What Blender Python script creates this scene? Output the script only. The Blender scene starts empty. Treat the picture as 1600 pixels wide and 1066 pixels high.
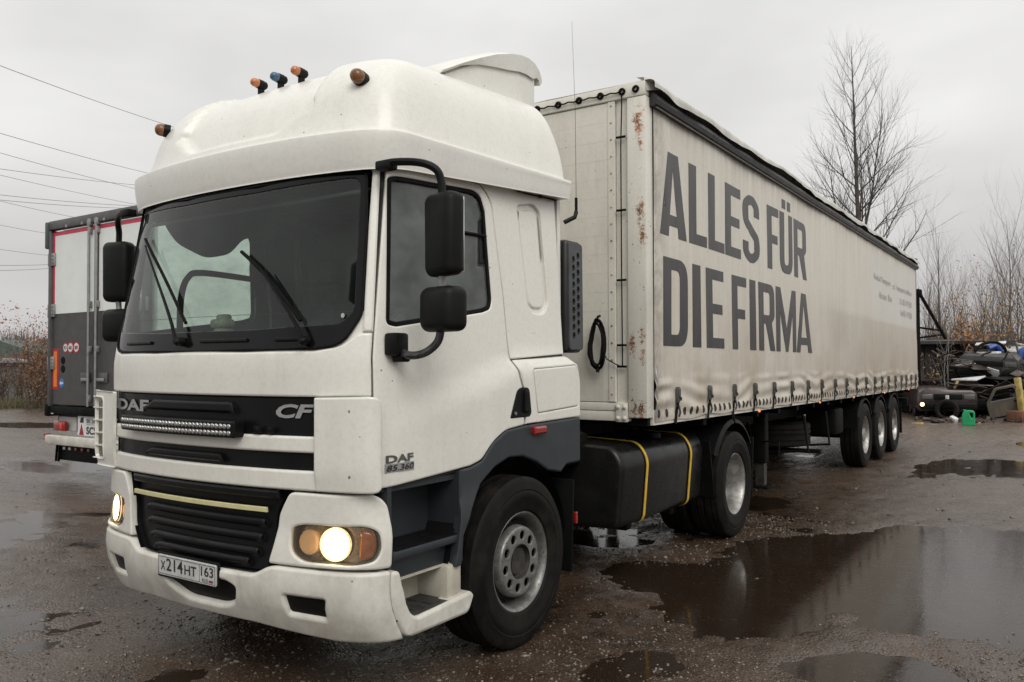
import bpy, bmesh, math, random
import numpy as np
from mathutils import Vector, Matrix, Euler, noise as mnoise
from mathutils.geometry import delaunay_2d_cdt
random.seed(7); RNG = np.random.default_rng(7)
SC = bpy.context.scene
COL = SC.collection
R = math.radians

# ------------------------------------------------------------------ camera
CAM = (3.995, -4.208, 1.741)
cd = bpy.data.cameras.new('camera'); cam = bpy.data.objects.new('camera', cd); COL.objects.link(cam)
cd.sensor_width = 36.0; cd.lens = 36.0 * 1287.2 / 1600.0
cd.clip_start = 0.05; cd.clip_end = 2500
def cam_axes():
    y, p, r = R(-33.99), R(1.416), R(-0.282)
    F = Vector((math.sin(y)*math.cos(p), math.cos(y)*math.cos(p), math.sin(p)))
    X = F.cross(Vector((0, 0, 1))).normalized(); U = X.cross(F)
    return F, X*math.cos(r) + U*math.sin(r), -X*math.sin(r) + U*math.cos(r)
_F, _X, _U = cam_axes()
M = Matrix((( _X.x, _U.x, -_F.x), (_X.y, _U.y, -_F.y), (_X.z, _U.z, -_F.z))).to_4x4()
M.translation = Vector(CAM); cam.matrix_world = M
SC.camera = cam

# ------------------------------------------------------------------ sky and light
SUN_EL, SUN_AZ = R(44), R(126)     # azimuth from +Y towards +X
world = bpy.data.worlds.new('World'); SC.world = world; world.use_nodes = True
wn, wl = world.node_tree.nodes, world.node_tree.links
wn.clear()
def wnode(t, **k):
    n = wn.new(t)
    for a, b in k.items(): setattr(n, a, b)
    return n
sky = wnode('ShaderNodeTexSky', sky_type='NISHITA', sun_disc=False, sun_elevation=SUN_EL, sun_rotation=SUN_AZ, air_density=1.0, dust_density=4.0)
hs = wnode('ShaderNodeHueSaturation'); hs.inputs['Saturation'].default_value = 0.08
wl.new(sky.outputs[0], hs.inputs['Color'])
sc1 = wnode('ShaderNodeMixRGB', blend_type='MULTIPLY'); sc1.inputs[0].default_value = 1
wl.new(hs.outputs[0], sc1.inputs[1]); sc1.inputs[2].default_value = (0.08, 0.08, 0.08, 1)
geo = wnode('ShaderNodeTexCoord'); sep = wnode('ShaderNodeSeparateXYZ'); wl.new(geo.outputs['Generated'], sep.inputs[0])
ramp = wnode('ShaderNodeValToRGB')           # overcast sky: darker low, brighter overhead
wl.new(sep.outputs['Z'], ramp.inputs[0])
er = ramp.color_ramp.elements
er[0].position = 0.0; er[0].color = (0.55, 0.53, 0.53, 1)
er[1].position = 1.0; er[1].color = (1.08, 1.07, 1.05, 1)
for p, c in ((0.10, (0.63, 0.612, 0.61)), (0.26, (0.80, 0.795, 0.785)), (0.42, (0.90, 0.895, 0.88)), (0.70, (1.02, 1.01, 0.99))):
    e = er.new(p); e.color = (*c, 1)
mp = wnode('ShaderNodeMapping'); mp.inputs['Scale'].default_value = (1, 1, 2.6)
wl.new(geo.outputs['Generated'], mp.inputs[0])
nz = wnode('ShaderNodeTexNoise'); nz.inputs['Scale'].default_value = 2.1; nz.inputs['Detail'].default_value = 4; nz.inputs['Roughness'].default_value = 0.5
wl.new(mp.outputs[0], nz.inputs['Vector'])
mr = wnode('ShaderNodeMapRange'); mr.inputs['From Min'].default_value = 0.35; mr.inputs['From Max'].default_value = 0.68
mr.inputs['To Min'].default_value = 0.87; mr.inputs['To Max'].default_value = 1.12
wl.new(nz.outputs['Fac'], mr.inputs['Value'])
cl = wnode('ShaderNodeMixRGB', blend_type='MULTIPLY'); cl.inputs[0].default_value = 1
wl.new(ramp.outputs[0], cl.inputs[1]); wl.new(mr.outputs[0], cl.inputs[2])
mx = wnode('ShaderNodeMixRGB'); mx.inputs[0].default_value = 0.93   # cloud deck over the Nishita sky
wl.new(sc1.outputs[0], mx.inputs[1]); wl.new(cl.outputs[0], mx.inputs[2])
bg = wnode('ShaderNodeBackground'); bg.inputs['Strength'].default_value = 1.0
wl.new(mx.outputs[0], bg.inputs['Color'])
wo = wnode('ShaderNodeOutputWorld'); wl.new(bg.outputs[0], wo.inputs['Surface'])

sd = bpy.data.lights.new('sun', 'SUN'); sun = bpy.data.objects.new('sun', sd); COL.objects.link(sun)
sd.energy = 1.5; sd.angle = R(36); sd.color = (1.0, 0.965, 0.90)
sdir = Vector((math.sin(SUN_AZ)*math.cos(SUN_EL), math.cos(SUN_AZ)*math.cos(SUN_EL), math.sin(SUN_EL)))
sun.rotation_euler = sdir.to_track_quat('Z', 'Y').to_euler()
sun.location = (6, -8, 12)
vs = SC.view_settings; vs.view_transform = 'Standard'; vs.look = 'None'; vs.gamma = 1; vs.use_curve_mapping = False
vs.exposure = 0.06
SC.cycles.max_bounces = 10; SC.cycles.transparent_max_bounces = 16
SC.cycles.glossy_bounces = 4; SC.cycles.diffuse_bounces = 3

# ------------------------------------------------------------------ materials
def hexless(c): return (c[0], c[1], c[2], 1.0)
MATS = {}
class NT:
    """small wrapper to write node trees tersely"""
    def __init__(s, name):
        s.m = bpy.data.materials.new(name); s.m.use_nodes = True
        s.n, s.l = s.m.node_tree.nodes, s.m.node_tree.links
        s.b = s.n['Principled BSDF']; s.out = s.n['Material Output']
        MATS[name] = s.m
    def node(s, t, **k):
        n = s.n.new(t)
        for a, b in k.items(): setattr(n, a, b)
        return n
    def lk(s, a, b): s.l.new(a, b)
    def coord(s, scale=(1, 1, 1), out='Object'):
        t = s.node('ShaderNodeTexCoord'); m = s.node('ShaderNodeMapping'); m.inputs['Scale'].default_value = scale
        s.lk(t.outputs[out], m.inputs[0]); return m.outputs[0]
    def noise(s, scale, detail=4, rough=0.55, vec=None, dist=0.0):
        n = s.node('ShaderNodeTexNoise'); n.inputs['Scale'].default_value = scale; n.inputs['Detail'].default_value = detail
        n.inputs['Roughness'].default_value = rough; n.inputs['Distortion'].default_value = dist
        s.lk(vec if vec is not None else s.coord(), n.inputs['Vector']); return n.outputs['Fac']
    def voro(s, scale, vec=None, feat='F1', out='Distance'):
        n = s.node('ShaderNodeTexVoronoi', feature=feat); n.inputs['Scale'].default_value = scale
        s.lk(vec if vec is not None else s.coord(), n.inputs['Vector']); return n.outputs[out]
    def rng(s, v, a, b, c=0.0, d=1.0):
        n = s.node('ShaderNodeMapRange'); n.inputs['From Min'].default_value = a; n.inputs['From Max'].default_value = b
        n.inputs['To Min'].default_value = c; n.inputs['To Max'].default_value = d
        s.lk(v, n.inputs['Value']); return n.outputs[0]
    def math(s, op, a, b=None):
        n = s.node('ShaderNodeMath', operation=op)
        for i, x in enumerate((a, b)):
            if x is None: continue
            if isinstance(x, (int, float)): n.inputs[i].default_value = x
            else: s.lk(x, n.inputs[i])
        return n.outputs[0]
    def mix(s, f, a, b, mode='MIX'):
        n = s.node('ShaderNodeMixRGB', blend_type=mode)
        for i, x in enumerate((f, a, b)):
            if isinstance(x, (int, float)): n.inputs[i].default_value = x if i == 0 else (x, x, x, 1)
            elif isinstance(x, tuple): n.inputs[i].default_value = hexless(x)
            else: s.lk(x, n.inputs[i])
        return n.outputs[0]
    def sep(s, vec=None):
        n = s.node('ShaderNodeSeparateXYZ'); s.lk(vec if vec is not None else s.coord(), n.inputs[0]); return n.outputs
    def color(s, x):
        if isinstance(x, tuple): s.b.inputs['Base Color'].default_value = hexless(x)
        else: s.lk(x, s.b.inputs['Base Color'])
    def set(s, **k):
        nm = dict(rough='Roughness', metal='Metallic', ior='IOR', coat='Coat Weight', coatr='Coat Roughness', spec='Specular IOR Level', alpha='Alpha')
        for a, x in k.items():
            i = s.b.inputs[nm[a]]
            if isinstance(x, (int, float)): i.default_value = x
            else: s.lk(x, i)
    def bump(s, h, strength=0.3, dist=0.01, prev=None):
        n = s.node('ShaderNodeBump'); n.inputs['Strength'].default_value = strength; n.inputs['Distance'].default_value = dist
        s.lk(h, n.inputs['Height'])
        if prev is not None: s.lk(prev, n.inputs['Normal'])
        s.lk(n.outputs[0], s.b.inputs['Normal']); return n.outputs[0]

def simple(name, col, rough=0.5, metal=0.0, var=0.12, nscale=6.0, bump=0.0, bscale=60.0, spec=0.5, coat=0.0):
    t = NT(name)
    n = t.noise(nscale, 5, 0.6)
    t.color(t.mix(t.rng(n, 0.3, 0.7), tuple(c*(1-var) for c in col), tuple(min(1, c*(1+var)) for c in col)))
    t.set(rough=t.rng(t.noise(nscale*2.3, 3), 0.3, 0.7, max(0.02, rough-0.08), min(1, rough+0.08)), metal=metal, spec=spec, coat=coat)
    if bump: t.bump(t.noise(bscale, 4), bump, 0.004)
    return t.m

def paint(name, base, dirt=(0.20, 0.16, 0.11), amount=0.35, spots=(), rust=0.0, rough=0.38):
    """aged vehicle paint: broad grime, rain streaks, fine specks, optional rust"""
    t = NT(name)
    n1 = t.noise(1.6, 5, 0.6); st = t.noise(5.0, 5, 0.65, t.coord((1.7, 1.7, 0.20)))
    fine = t.noise(38, 3, 0.7)
    g = t.math('MULTIPLY', t.rng(n1, 0.40, 0.72), t.rng(st, 0.42, 0.75))
    c = t.mix(t.math('MULTIPLY', g, amount), base, dirt)
    c = t.mix(t.math('MULTIPLY', t.rng(fine, 0.45, 0.8), 0.14), c, dirt)
    z = t.sep()[2]                      # road film on the lowest metre of the vehicle
    film = t.math('MULTIPLY', t.rng(z, 1.25, 0.35), t.rng(t.noise(3.0, 6, 0.7), 0.35, 0.75))
    c = t.mix(t.math('MULTIPLY', film, 0.62), c, dirt)
    sp = t.voro(9.0, t.coord()); sn = t.noise(3.1, 2)
    c = t.mix(t.math('MULTIPLY', t.rng(sp, 0.050, 0.025), t.rng(sn, 0.44, 0.50)), c, (0.10, 0.085, 0.06))
    r = rough
    if rust or spots:
        rn = t.noise(17, 5, 0.75)
        m = t.rng(rn, 0.70 - 0.05*rust, 0.73 - 0.05*rust) if rust else None
        co = t.coord((1, 1, .38)); rn2 = t.noise(26, 6, .8); rn3 = t.noise(60, 4, .7)
        for (x, y, zz, rad) in spots:
            d = t.node('ShaderNodeVectorMath', operation='DISTANCE'); t.lk(co, d.inputs[0]); d.inputs[1].default_value = (x, y, zz*.38)
            dd = t.math('ADD', d.outputs['Value'], t.math('MULTIPLY', t.math('SUBTRACT', rn2, 0.5), rad*5.0))
            k = t.math('MULTIPLY', t.rng(dd, rad*.8, rad*0.25), t.rng(rn3, .34, .48))
            m = k if m is None else t.math('MAXIMUM', m, k)
        c = t.mix(m, c, t.mix(t.rng(t.noise(45, 3), .4, .6), (0.40, 0.14, 0.035), (0.07, 0.028, 0.015)))
    t.color(c); t.set(rough=t.math('ADD', t.math('MULTIPLY', g, 0.3), r), coat=0.25, coatr=0.15)
    t.bump(t.noise(3.2, 3), 0.10, 0.012)
    return t.m

WHITE = paint('cream_white_paint', (0.745, 0.735, 0.675), amount=0.20, rough=.30)
FWHITE = paint('fairing_white_paint', (0.765, 0.76, 0.71), amount=0.16, rough=.34)
TWHITE = paint('trailer_white_paint', (0.70, 0.675, 0.60), amount=0.45, rust=0.35)
PWHITE = paint('corner_post_paint', (0.70, 0.68, 0.61), amount=0.5, rust=1.0, rough=0.45,
               spots=((1.21, -1.21, 3.56, .055), (1.225, -1.21, 3.40, .03), (1.22, -1.21, 2.85, .05), (1.24, -1.21, 2.66, .04), (1.15, -1.21, 1.80, .04), (1.235, -1.21, 1.86, .03), (1.24, -1.21, 1.70, .03), (1.17, -1.21, 1.28, .04), (1.22, -1.21, 1.27, .045)))
BUMPW = paint('bumper_white_plastic', (0.70, 0.69, 0.63), amount=0.6, rough=0.5)
STEPW = paint('step_dirty_white', (0.56, 0.54, 0.46), amount=0.95, rough=0.55)
GREYP = simple('dark_grey_skirt_plastic', (0.024, 0.029, 0.033), 0.48, var=0.18, nscale=3, bump=0.08)
BLACKP = simple('black_plastic', (0.007, 0.007, 0.0072), 0.42, var=0.25, nscale=8, bump=0.12, bscale=220, spec=.14)
GRILLE = simple('black_grille_plastic', (0.0065, 0.0065, 0.007), 0.36, var=0.25, nscale=5, spec=.17)
MIRRORP = simple('mirror_shell_plastic', (0.007, 0.0073, 0.0073), 0.48, var=0.2, nscale=5, bump=0.2, bscale=300, spec=.16)
RUBBER = simple('black_rubber', (0.006, 0.006, 0.006), 0.62, var=0.3, spec=.1)
def tyre_mat():
    t = NT('tyre_rubber')
    n = t.noise(7, 5, 0.65)
    t.color(t.mix(t.rng(n, 0.45, 0.75), (0.006, 0.0057, 0.0053), (0.019, 0.016, 0.013)))
    t.set(rough=t.rng(n, 0.3, 0.7, 0.42, 0.8), spec=.13); t.bump(t.noise(120, 3), 0.15, 0.003); return t.m
TYRE = tyre_mat()
def rim_mat(name, col, chip=0.5, metal=0.55):
    t = NT(name); n = t.noise(9, 6, 0.7); f = t.noise(34, 4, 0.7)
    c = t.mix(t.rng(n, 0.42, 0.68), col, tuple(x*0.45 for x in col))
    c = t.mix(t.math('MULTIPLY', t.rng(f, 0.60, 0.66), chip), c, (0.035, 0.025, 0.02))
    t.color(c); t.set(metal=metal, rough=t.rng(f, 0.3, 0.7, 0.28, 0.55)); t.bump(f, 0.15, 0.003); return t.m
RIM = rim_mat('silver_rim_paint', (0.25, 0.245, 0.235), .8); RIMD = rim_mat('silver_rim_clean', (0.42, 0.41, 0.39), 0.3, 0.7)
HUBM = simple('dark_hub_metal', (0.07, 0.065, 0.06), 0.5, 0.6, var=0.4, nscale=12)
CHASSIS = simple('chassis_black_paint', (0.006, 0.0057, 0.0053), 0.6, var=0.4, nscale=7, bump=0.2, bscale=40, spec=.1)
TANK = simple('fuel_tank_dark_plastic', (0.009, 0.009, 0.0087), 0.27, var=0.3, nscale=4, bump=0.05, bscale=20, spec=.27)
YEL = simple('yellow_strap', (0.62, 0.40, 0.035), 0.6, var=0.2, nscale=14)
STRIPE = simple('pale_reflective_stripe', (0.60, 0.56, 0.30), 0.35, var=0.1, nscale=20)
REDM = simple('red_paint', (0.55, 0.02, 0.05), 0.4, var=0.12)
REDL = simple('red_lens', (0.25, 0.010, 0.008), 0.2, var=0.2, coat=0.5)
AMBER = simple('amber_lens', (0.46, 0.16, 0.05), 0.2, var=0.35, nscale=16, coat=0.4)
BLUEL = simple('blue_lens', (0.05, 0.12, 0.20), 0.25, var=0.3, nscale=16)
SILVER = simple('silver_lettering', (0.36, 0.36, 0.36), 0.35, 0.4, var=0.15)
STEEL = simple('galvanised_steel', (0.30, 0.30, 0.30), 0.42, 0.75, var=0.25, nscale=12)
BUCKLE = simple('weathered_buckle_steel', (0.11, 0.115, 0.115), 0.5, 0.6, var=0.4, nscale=40)
INK = simple('black_ink', (0.015, 0.015, 0.016), 0.5)
PLATE = simple('plate_white', (0.50, 0.50, 0.48), 0.45, var=0.2, nscale=14)
CHROME = simple('reflector_chrome', (0.75, 0.75, 0.72), 0.12, 1.0, var=0.05)
def emis(name, col, s):
    t = NT(name); t.color(col); t.b.inputs['Emission Color'].default_value = hexless(col); t.b.inputs['Emission Strength'].default_value = s
    return t.m
LIT = emis('lit_headlamp', (1.0, 0.80, 0.48), 9.0)
LITH = emis('self_lit_brown_reflector', (0.80, 0.50, 0.25), 0.20)  # emission stands for low beam glow caught in the brown reflector
LITW = emis('low_beam_halo', (1.0, 0.72, 0.38), 1.2)  # glare around the low beam, put into emission
LITO = emis('lit_marker_lamp', (1.0, 0.22, 0.03), 1.3)
def glass(name, tint, dust=0.05, film_col=(0.35, 0.37, 0.35), gl=1.0, rough=0.03):
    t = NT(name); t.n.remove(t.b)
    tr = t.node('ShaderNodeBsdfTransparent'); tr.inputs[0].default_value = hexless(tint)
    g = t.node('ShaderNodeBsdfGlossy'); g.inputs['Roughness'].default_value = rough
    df = t.node('ShaderNodeBsdfDiffuse'); df.inputs[0].default_value = hexless(film_col)
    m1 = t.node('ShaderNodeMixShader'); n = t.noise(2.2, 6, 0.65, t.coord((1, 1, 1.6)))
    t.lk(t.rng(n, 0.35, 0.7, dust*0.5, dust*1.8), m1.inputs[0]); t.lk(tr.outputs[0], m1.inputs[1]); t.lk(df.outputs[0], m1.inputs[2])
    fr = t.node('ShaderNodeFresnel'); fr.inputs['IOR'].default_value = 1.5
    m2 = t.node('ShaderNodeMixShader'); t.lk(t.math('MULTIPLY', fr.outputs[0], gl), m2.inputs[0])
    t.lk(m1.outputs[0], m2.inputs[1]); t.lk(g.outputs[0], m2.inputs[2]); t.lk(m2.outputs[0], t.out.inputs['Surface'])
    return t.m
WGLASS = glass('windscreen_glass', (0.82, 0.90, 0.865), 0.034, (.25, .33, .30), gl=.95)
SGLASS = glass('side_window_glass', (0.80, 0.90, 0.85), 0.27, (.30, .33, .32))  # pale diffuse film, far heavier than on the windscreen
LGLASS = glass('lamp_cover_glass', (0.93, 0.91, 0.86), 0.04, rough=0.05)
DARKIN = simple('dark_cab_trim', (0.024, 0.028, 0.026), 0.7, var=0.25, nscale=4)
SEATM = simple('grey_seat_fabric', (0.06, 0.062, 0.062), 0.85, var=0.3, nscale=12, bump=0.2)

# ------------------------------------------------------------------ mesh helpers
def put(o, parent=None, label=None, cat=None, group=None, kind=None):
    COL.objects.link(o)
    if parent is not None: o.parent = parent
    if label: o['label'] = label
    if cat: o['category'] = cat
    if group: o['group'] = group
    if kind: o['kind'] = kind
    return o
def empty(name, loc=(0, 0, 0), rot=(0, 0, 0), **k):
    o = bpy.data.objects.new(name, None); o.location = loc; o.rotation_euler = rot; o.empty_display_size = 0.2
    return put(o, **k)
def mesh_obj(name, V, F, mat, parent=None, angle=35, fix=False, **k):
    me = bpy.data.meshes.new(name); me.from_pydata([tuple(map(float, v)) for v in V], [], F)
    if fix:
        bm = bmesh.new(); bm.from_mesh(me); bmesh.ops.recalc_face_normals(bm, faces=bm.faces); bm.to_mesh(me); bm.free()
    me.materials.append(mat)
    if angle is not None:
        me.shade_smooth(); me.set_sharp_from_angle(angle=R(angle))
    return put(bpy.data.objects.new(name, me), parent, **k)
def frame(d):
    d = Vector(d).normalized(); a = Vector((0, 0, 1)) if abs(d.z) < 0.9 else Vector((1, 0, 0))
    x = d.cross(a).normalized(); return x, d.cross(x).normalized()
class MB:
    def __init__(s): s.V = []; s.F = []
    def add(s, V, F):
        b = len(s.V); s.V += [tuple(v) for v in V]; s.F += [tuple(i+b for i in f) for f in F]; return s
    def box(s, c, d, rot=None, bev=0.0, seg=2, taper=None):
        bm = bmesh.new(); bmesh.ops.create_cube(bm, size=1.0)
        for v in bm.verts:
            v.co = Vector((v.co.x*d[0], v.co.y*d[1], v.co.z*d[2]))
            if taper: v.co.x *= 1 + taper[0]*(v.co.z/d[2]+.5); v.co.y *= 1 + taper[1]*(v.co.z/d[2]+.5)
        if bev: bmesh.ops.bevel(bm, geom=list(bm.edges), offset=min(bev, min(d)*0.49), segments=seg, affect='EDGES', profile=0.5)
        m = Euler(rot).to_matrix() if rot else Matrix.Identity(3)
        bm.verts.index_update()
        s.add([m @ v.co + Vector(c) for v in bm.verts], [[v.index for v in f.verts] for f in bm.faces]); bm.free(); return s
    def tube(s, P, r, n=8, cap=True, closed=False):
        P = [Vector(p) for p in P]; m = len(P); rs = r if isinstance(r, (list, tuple)) else [r]*m
        V = []; F = []; pu = None
        for i, p in enumerate(P):
            if closed: t = (P[(i+1) % m]-P[i-1])
            else: t = P[min(i+1, m-1)]-P[max(i-1, 0)]
            if t.length < 1e-9: t = Vector((0, 0, 1))
            t.normalize()
            if pu is None: u, w = frame(t)
            else:
                u = pu - t*pu.dot(t)
                if u.length < 1e-6: u, w = frame(t)
                u.normalize(); w = t.cross(u)
            pu = u
            for k in range(n):
                a = 2*math.pi*k/n; V.append(p + (u*math.cos(a)+w*math.sin(a))*rs[i])
        for i in range(m if closed else m-1):
            j = (i+1) % m
            for k in range(n): F.append((i*n+k, i*n+(k+1) % n, j*n+(k+1) % n, j*n+k))
        if cap and not closed: F += [tuple(range(n-1, -1, -1)), tuple((m-1)*n+k for k in range(n))]
        return s.add(V, F)
    def lathe(s, prof, c, axis='x', n=40, a0=0.0, a1=2*math.pi, close=True):
        """prof = [(along, radius)] around a horizontal (x / y) or vertical (z) axis"""
        V = []; F = []; full = abs(a1-a0-2*math.pi) < 1e-6; m = n if full else n+1
        for (al, r) in prof:
            for k in range(m):
                a = a0+(a1-a0)*k/n; p, q = r*math.cos(a), r*math.sin(a)
                V.append({'x': (c[0]+al, c[1]+p, c[2]+q), 'y': (c[0]+p, c[1]+al, c[2]+q), 'z': (c[0]+p, c[1]+q, c[2]+al)}[axis])
        for i in range(len(prof)-1):
            for k in range(n):
                k2 = (k+1) % m if full else k+1
                F.append((i*m+k, i*m+k2, (i+1)*m+k2, (i+1)*m+k))
        return s.add(V, F)
    def prism(s, poly, o, ax, ay, h):
        """poly in the plane (o; ax, ay), extruded along h"""
        o, ax, ay, h = map(Vector, (o, ax, ay, h)); n = len(poly)
        V = [o+ax*p[0]+ay*p[1] for p in poly]; V += [v+h for v in V]
        return s.add(V, [tuple(range(n-1, -1, -1)), tuple(range(n, 2*n))]+[(i, (i+1) % n, n+(i+1) % n, n+i) for i in range(n)])
    def loft(s, rings, cap=True, closed=True):
        n = len(rings[0]); V = [p for r_ in rings for p in r_]; F = []
        for i in range(len(rings)-1):
            for k in range(n if closed else n-1):
                F.append((i*n+k, i*n+(k+1) % n, (i+1)*n+(k+1) % n, (i+1)*n+k))
        if cap: F += [tuple(range(n-1, -1, -1)), tuple((len(rings)-1)*n+k for k in range(n))]
        return s.add(V, F)
    def build(s, name, mat, parent=None, angle=35, fix=True, **k):
        return mesh_obj(name, s.V, s.F, mat, parent, angle, fix, **k)

def catmull(P, k=6, closed=False):
    P = [np.array(p, float) for p in P]; m = len(P); o = []
    for i in range(m if closed else m-1):
        a, b, c, d = (P[(i-1) % m], P[i], P[(i+1) % m], P[(i+2) % m]) if closed else (P[max(i-1, 0)], P[i], P[i+1], P[min(i+2, m-1)])
        for j in range(k):
            t = j/k; o.append(.5*((2*b)+(c-a)*t+(2*a-5*b+4*c-d)*t*t+(3*b-a-3*c+d)*t**3))
    if not closed: o.append(P[-1])
    return o
def fillet(P, r=0.03, n=4):
    """round the corners of a polygon; a vertex may carry its own radius as third value"""
    o = []; m = len(P)
    for i in range(m):
        p = np.array(P[i][:2], float); a = np.array(P[i-1][:2], float); b = np.array(P[(i+1) % m][:2], float)
        q = P[i][2] if len(P[i]) > 2 else r
        la, lb = np.linalg.norm(a-p), np.linalg.norm(b-p); q = min(q, la*.45, lb*.45)
        if q < 1e-4: o.append(p); continue
        A = p+(a-p)/la*q; B = p+(b-p)/lb*q
        for j in range(n+1):
            t = j/n; o.append(A*(1-t)**2+p*2*t*(1-t)+B*t*t)
    return [tuple(x) for x in o]
def area(P):
    P = np.array(P); x, y = P[:, 0], P[:, 1]; return .5*float(np.sum(x*np.roll(y, -1)-np.roll(x, -1)*y))
def ccw(P): return list(P) if area(P) > 0 else list(P)[::-1]
def dens(P, st):
    o = []; m = len(P)
    for i in range(m):
        a, b = np.array(P[i]), np.array(P[(i+1) % m]); k = max(1, int(math.ceil(np.linalg.norm(b-a)/st)))
        for j in range(k): o.append(a+(b-a)*j/k)
    return np.array(o)
def inset(P, d):
    """P ccw: positive d shrinks"""
    P = np.asarray(P); e = np.roll(P, -1, 0)-P; L = np.linalg.norm(e, axis=1, keepdims=True); e = e/np.maximum(L, 1e-9)
    nrm = np.stack([-e[:, 1], e[:, 0]], 1); a = nrm; b = np.roll(nrm, 1, 0); m = a+b
    m /= np.maximum((m*m).sum(1, keepdims=True)/2, 0.35)
    return P+m*d
def inside(Q, P):
    Q = np.asarray(Q); P = np.asarray(P); c = np.zeros(len(Q), bool); x, y = Q[:, 0], Q[:, 1]
    for i in range(len(P)):
        x1, y1 = P[i]; x2, y2 = P[(i+1) % len(P)]
        if y1 == y2: continue
        cond = ((y1 > y) != (y2 > y)) & (x < (x2-x1)*(y-y1)/(y2-y1)+x1); c ^= cond
    return c
def fnn(fn, u, v):
    e = 1e-3; p = fn(u, v); du = fn(u+e, v)-fn(u-e, v); dv = fn(u, v+e)-fn(u, v-e)
    n = np.cross(du, dv); n /= np.maximum(np.linalg.norm(n, axis=-1, keepdims=True), 1e-9); return p, n
def patch(fn, outer, holes=(), off=0.0, thick=0.015, edge=0.005, step=0.08, drop=None, mb=None):
    """a panel that follows the surface fn(u, v): outline and holes in (u, v), rounded rim, real thickness"""
    outer = ccw(outer); holes = [ccw(h) for h in holes]
    O = dens(outer, step); H = [dens(h, step) for h in holes]
    loops = [O]+H; ins = []
    if edge > 0: ins = [inset(O, edge)]+[inset(h, -edge) for h in H]
    if edge > .0035 and step < .15:
        sup = edge+min(.007, edge*.8); ins += [inset(O, sup)]+[inset(h, -sup) for h in H]
    pts = list(loops)+list(ins); n0 = sum(len(l) for l in loops)
    A = inset(O, max(edge, 1e-3)+.006+step*.35); lo, hi = O.min(0), O.max(0)
    g = np.stack(np.meshgrid(np.arange(lo[0]+step*.5, hi[0], step), np.arange(lo[1]+step*.5, hi[1], step)), -1).reshape(-1, 2)
    if len(g):
        k = inside(g, O) & inside(g, A)
        for h in H: k &= ~inside(g, inset(h, -(edge+.006+step*.35)))
        g = g[k]
    E = []; b = 0
    for l in pts:
        m = len(l); E += [(b+i, b+(i+1) % m) for i in range(m)]; b += m
    allp = np.concatenate(pts+([g] if len(g) else []))
    rv, re, rf, ov, oe, of = delaunay_2d_cdt([Vector(p) for p in allp.tolist()], E, [], 0, 1e-7)
    rp = np.array([(v.x, v.y) for v in rv]); F = np.array([f for f in rf if len(f) == 3])
    cen = rp[F].mean(1); k = inside(cen, O)
    for h in H: k &= ~inside(cen, h)
    F = F[k]
    first = np.array([o[0] if o else -1 for o in ov]); isb = (first >= 0) & (first < n0)
    p, n = fnn(fn, rp[:, 0], rp[:, 1])
    dr = (edge*.8 if drop is None else drop)
    top = p+n*(off-np.where(isb, dr, 0.0))[:, None]
    V = [tuple(x) for x in top]; FF = [tuple(int(i) for i in f) for f in F]
    # rim
    inv = {}
    for i, o in enumerate(ov):
        for q in o: inv[q] = i
    b = 0
    for l in loops:
        m = len(l); idx = [inv[b+i] for i in range(m)]; base = len(V)
        V += [tuple(x) for x in (p[idx]+n[idx]*(off-thick-dr))]
        for i in range(m):
            j = (i+1) % m; FF.append((idx[i], base+i, base+j, idx[j]) if b == 0 else (idx[j], base+j, base+i, idx[i]))
        b += m
    mb = mb or MB(); mb.add(V, FF); return mb
def mir(P, s): return [(p[0]*s,)+tuple(p[1:]) for p in P]

def text2d(txt, size=1.0, bold=0.0, shear=0.0, sx=1.0, res=3):
    cu = bpy.data.curves.new('t', 'FONT'); cu.body = txt; cu.size = size; cu.shear = shear; cu.offset = bold
    cu.resolution_u = res; cu.fill_mode = 'FRONT'; o = bpy.data.objects.new('t', cu)
    me = o.to_mesh(); V = np.array([v.co[:2] for v in me.vertices]); F = [tuple(p.vertices) for p in me.polygons]
    o.to_mesh_clear(); bpy.data.objects.remove(o); bpy.data.curves.remove(cu)
    V[:, 0] *= sx; return V, F
def text_on(fn, txt, u0, v0, w, h, mat, name='lettering', parent=None, off=0.002, bold=0.0, shear=0.0, **k):
    """flat print on a surface: text fitted to the box (u0, v0, w, h)"""
    V, F = text2d(txt, 1.0, bold, shear); lo, hi = V.min(0), V.max(0)
    u = u0+(V[:, 0]-lo[0])/(hi[0]-lo[0])*w; v = v0+(V[:, 1]-lo[1])/(hi[1]-lo[1])*h
    p, n = fnn(fn, u, v); return mesh_obj(name, p+n*off, F, mat, parent, None, **k)
def plane_fn(o, ax, ay):
    o, ax, ay = np.array(o, float), np.array(ax, float), np.array(ay, float)
    return lambda u, v: o+np.asarray(u)[..., None]*ax+np.asarray(v)[..., None]*ay
def rect(a, b, c, d): return [(a, b), (c, b), (c, d), (a, d)]
def circ(cx, cy, r, n=16, ry=None): return [(cx+r*math.cos(2*math.pi*i/n), cy+(ry or r)*math.sin(2*math.pi*i/n)) for i in range(n)]
def sm(a, b, x): t = np.clip((np.asarray(x, float)-a)/(b-a), 0, 1); return t*t*(3-2*t)
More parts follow.
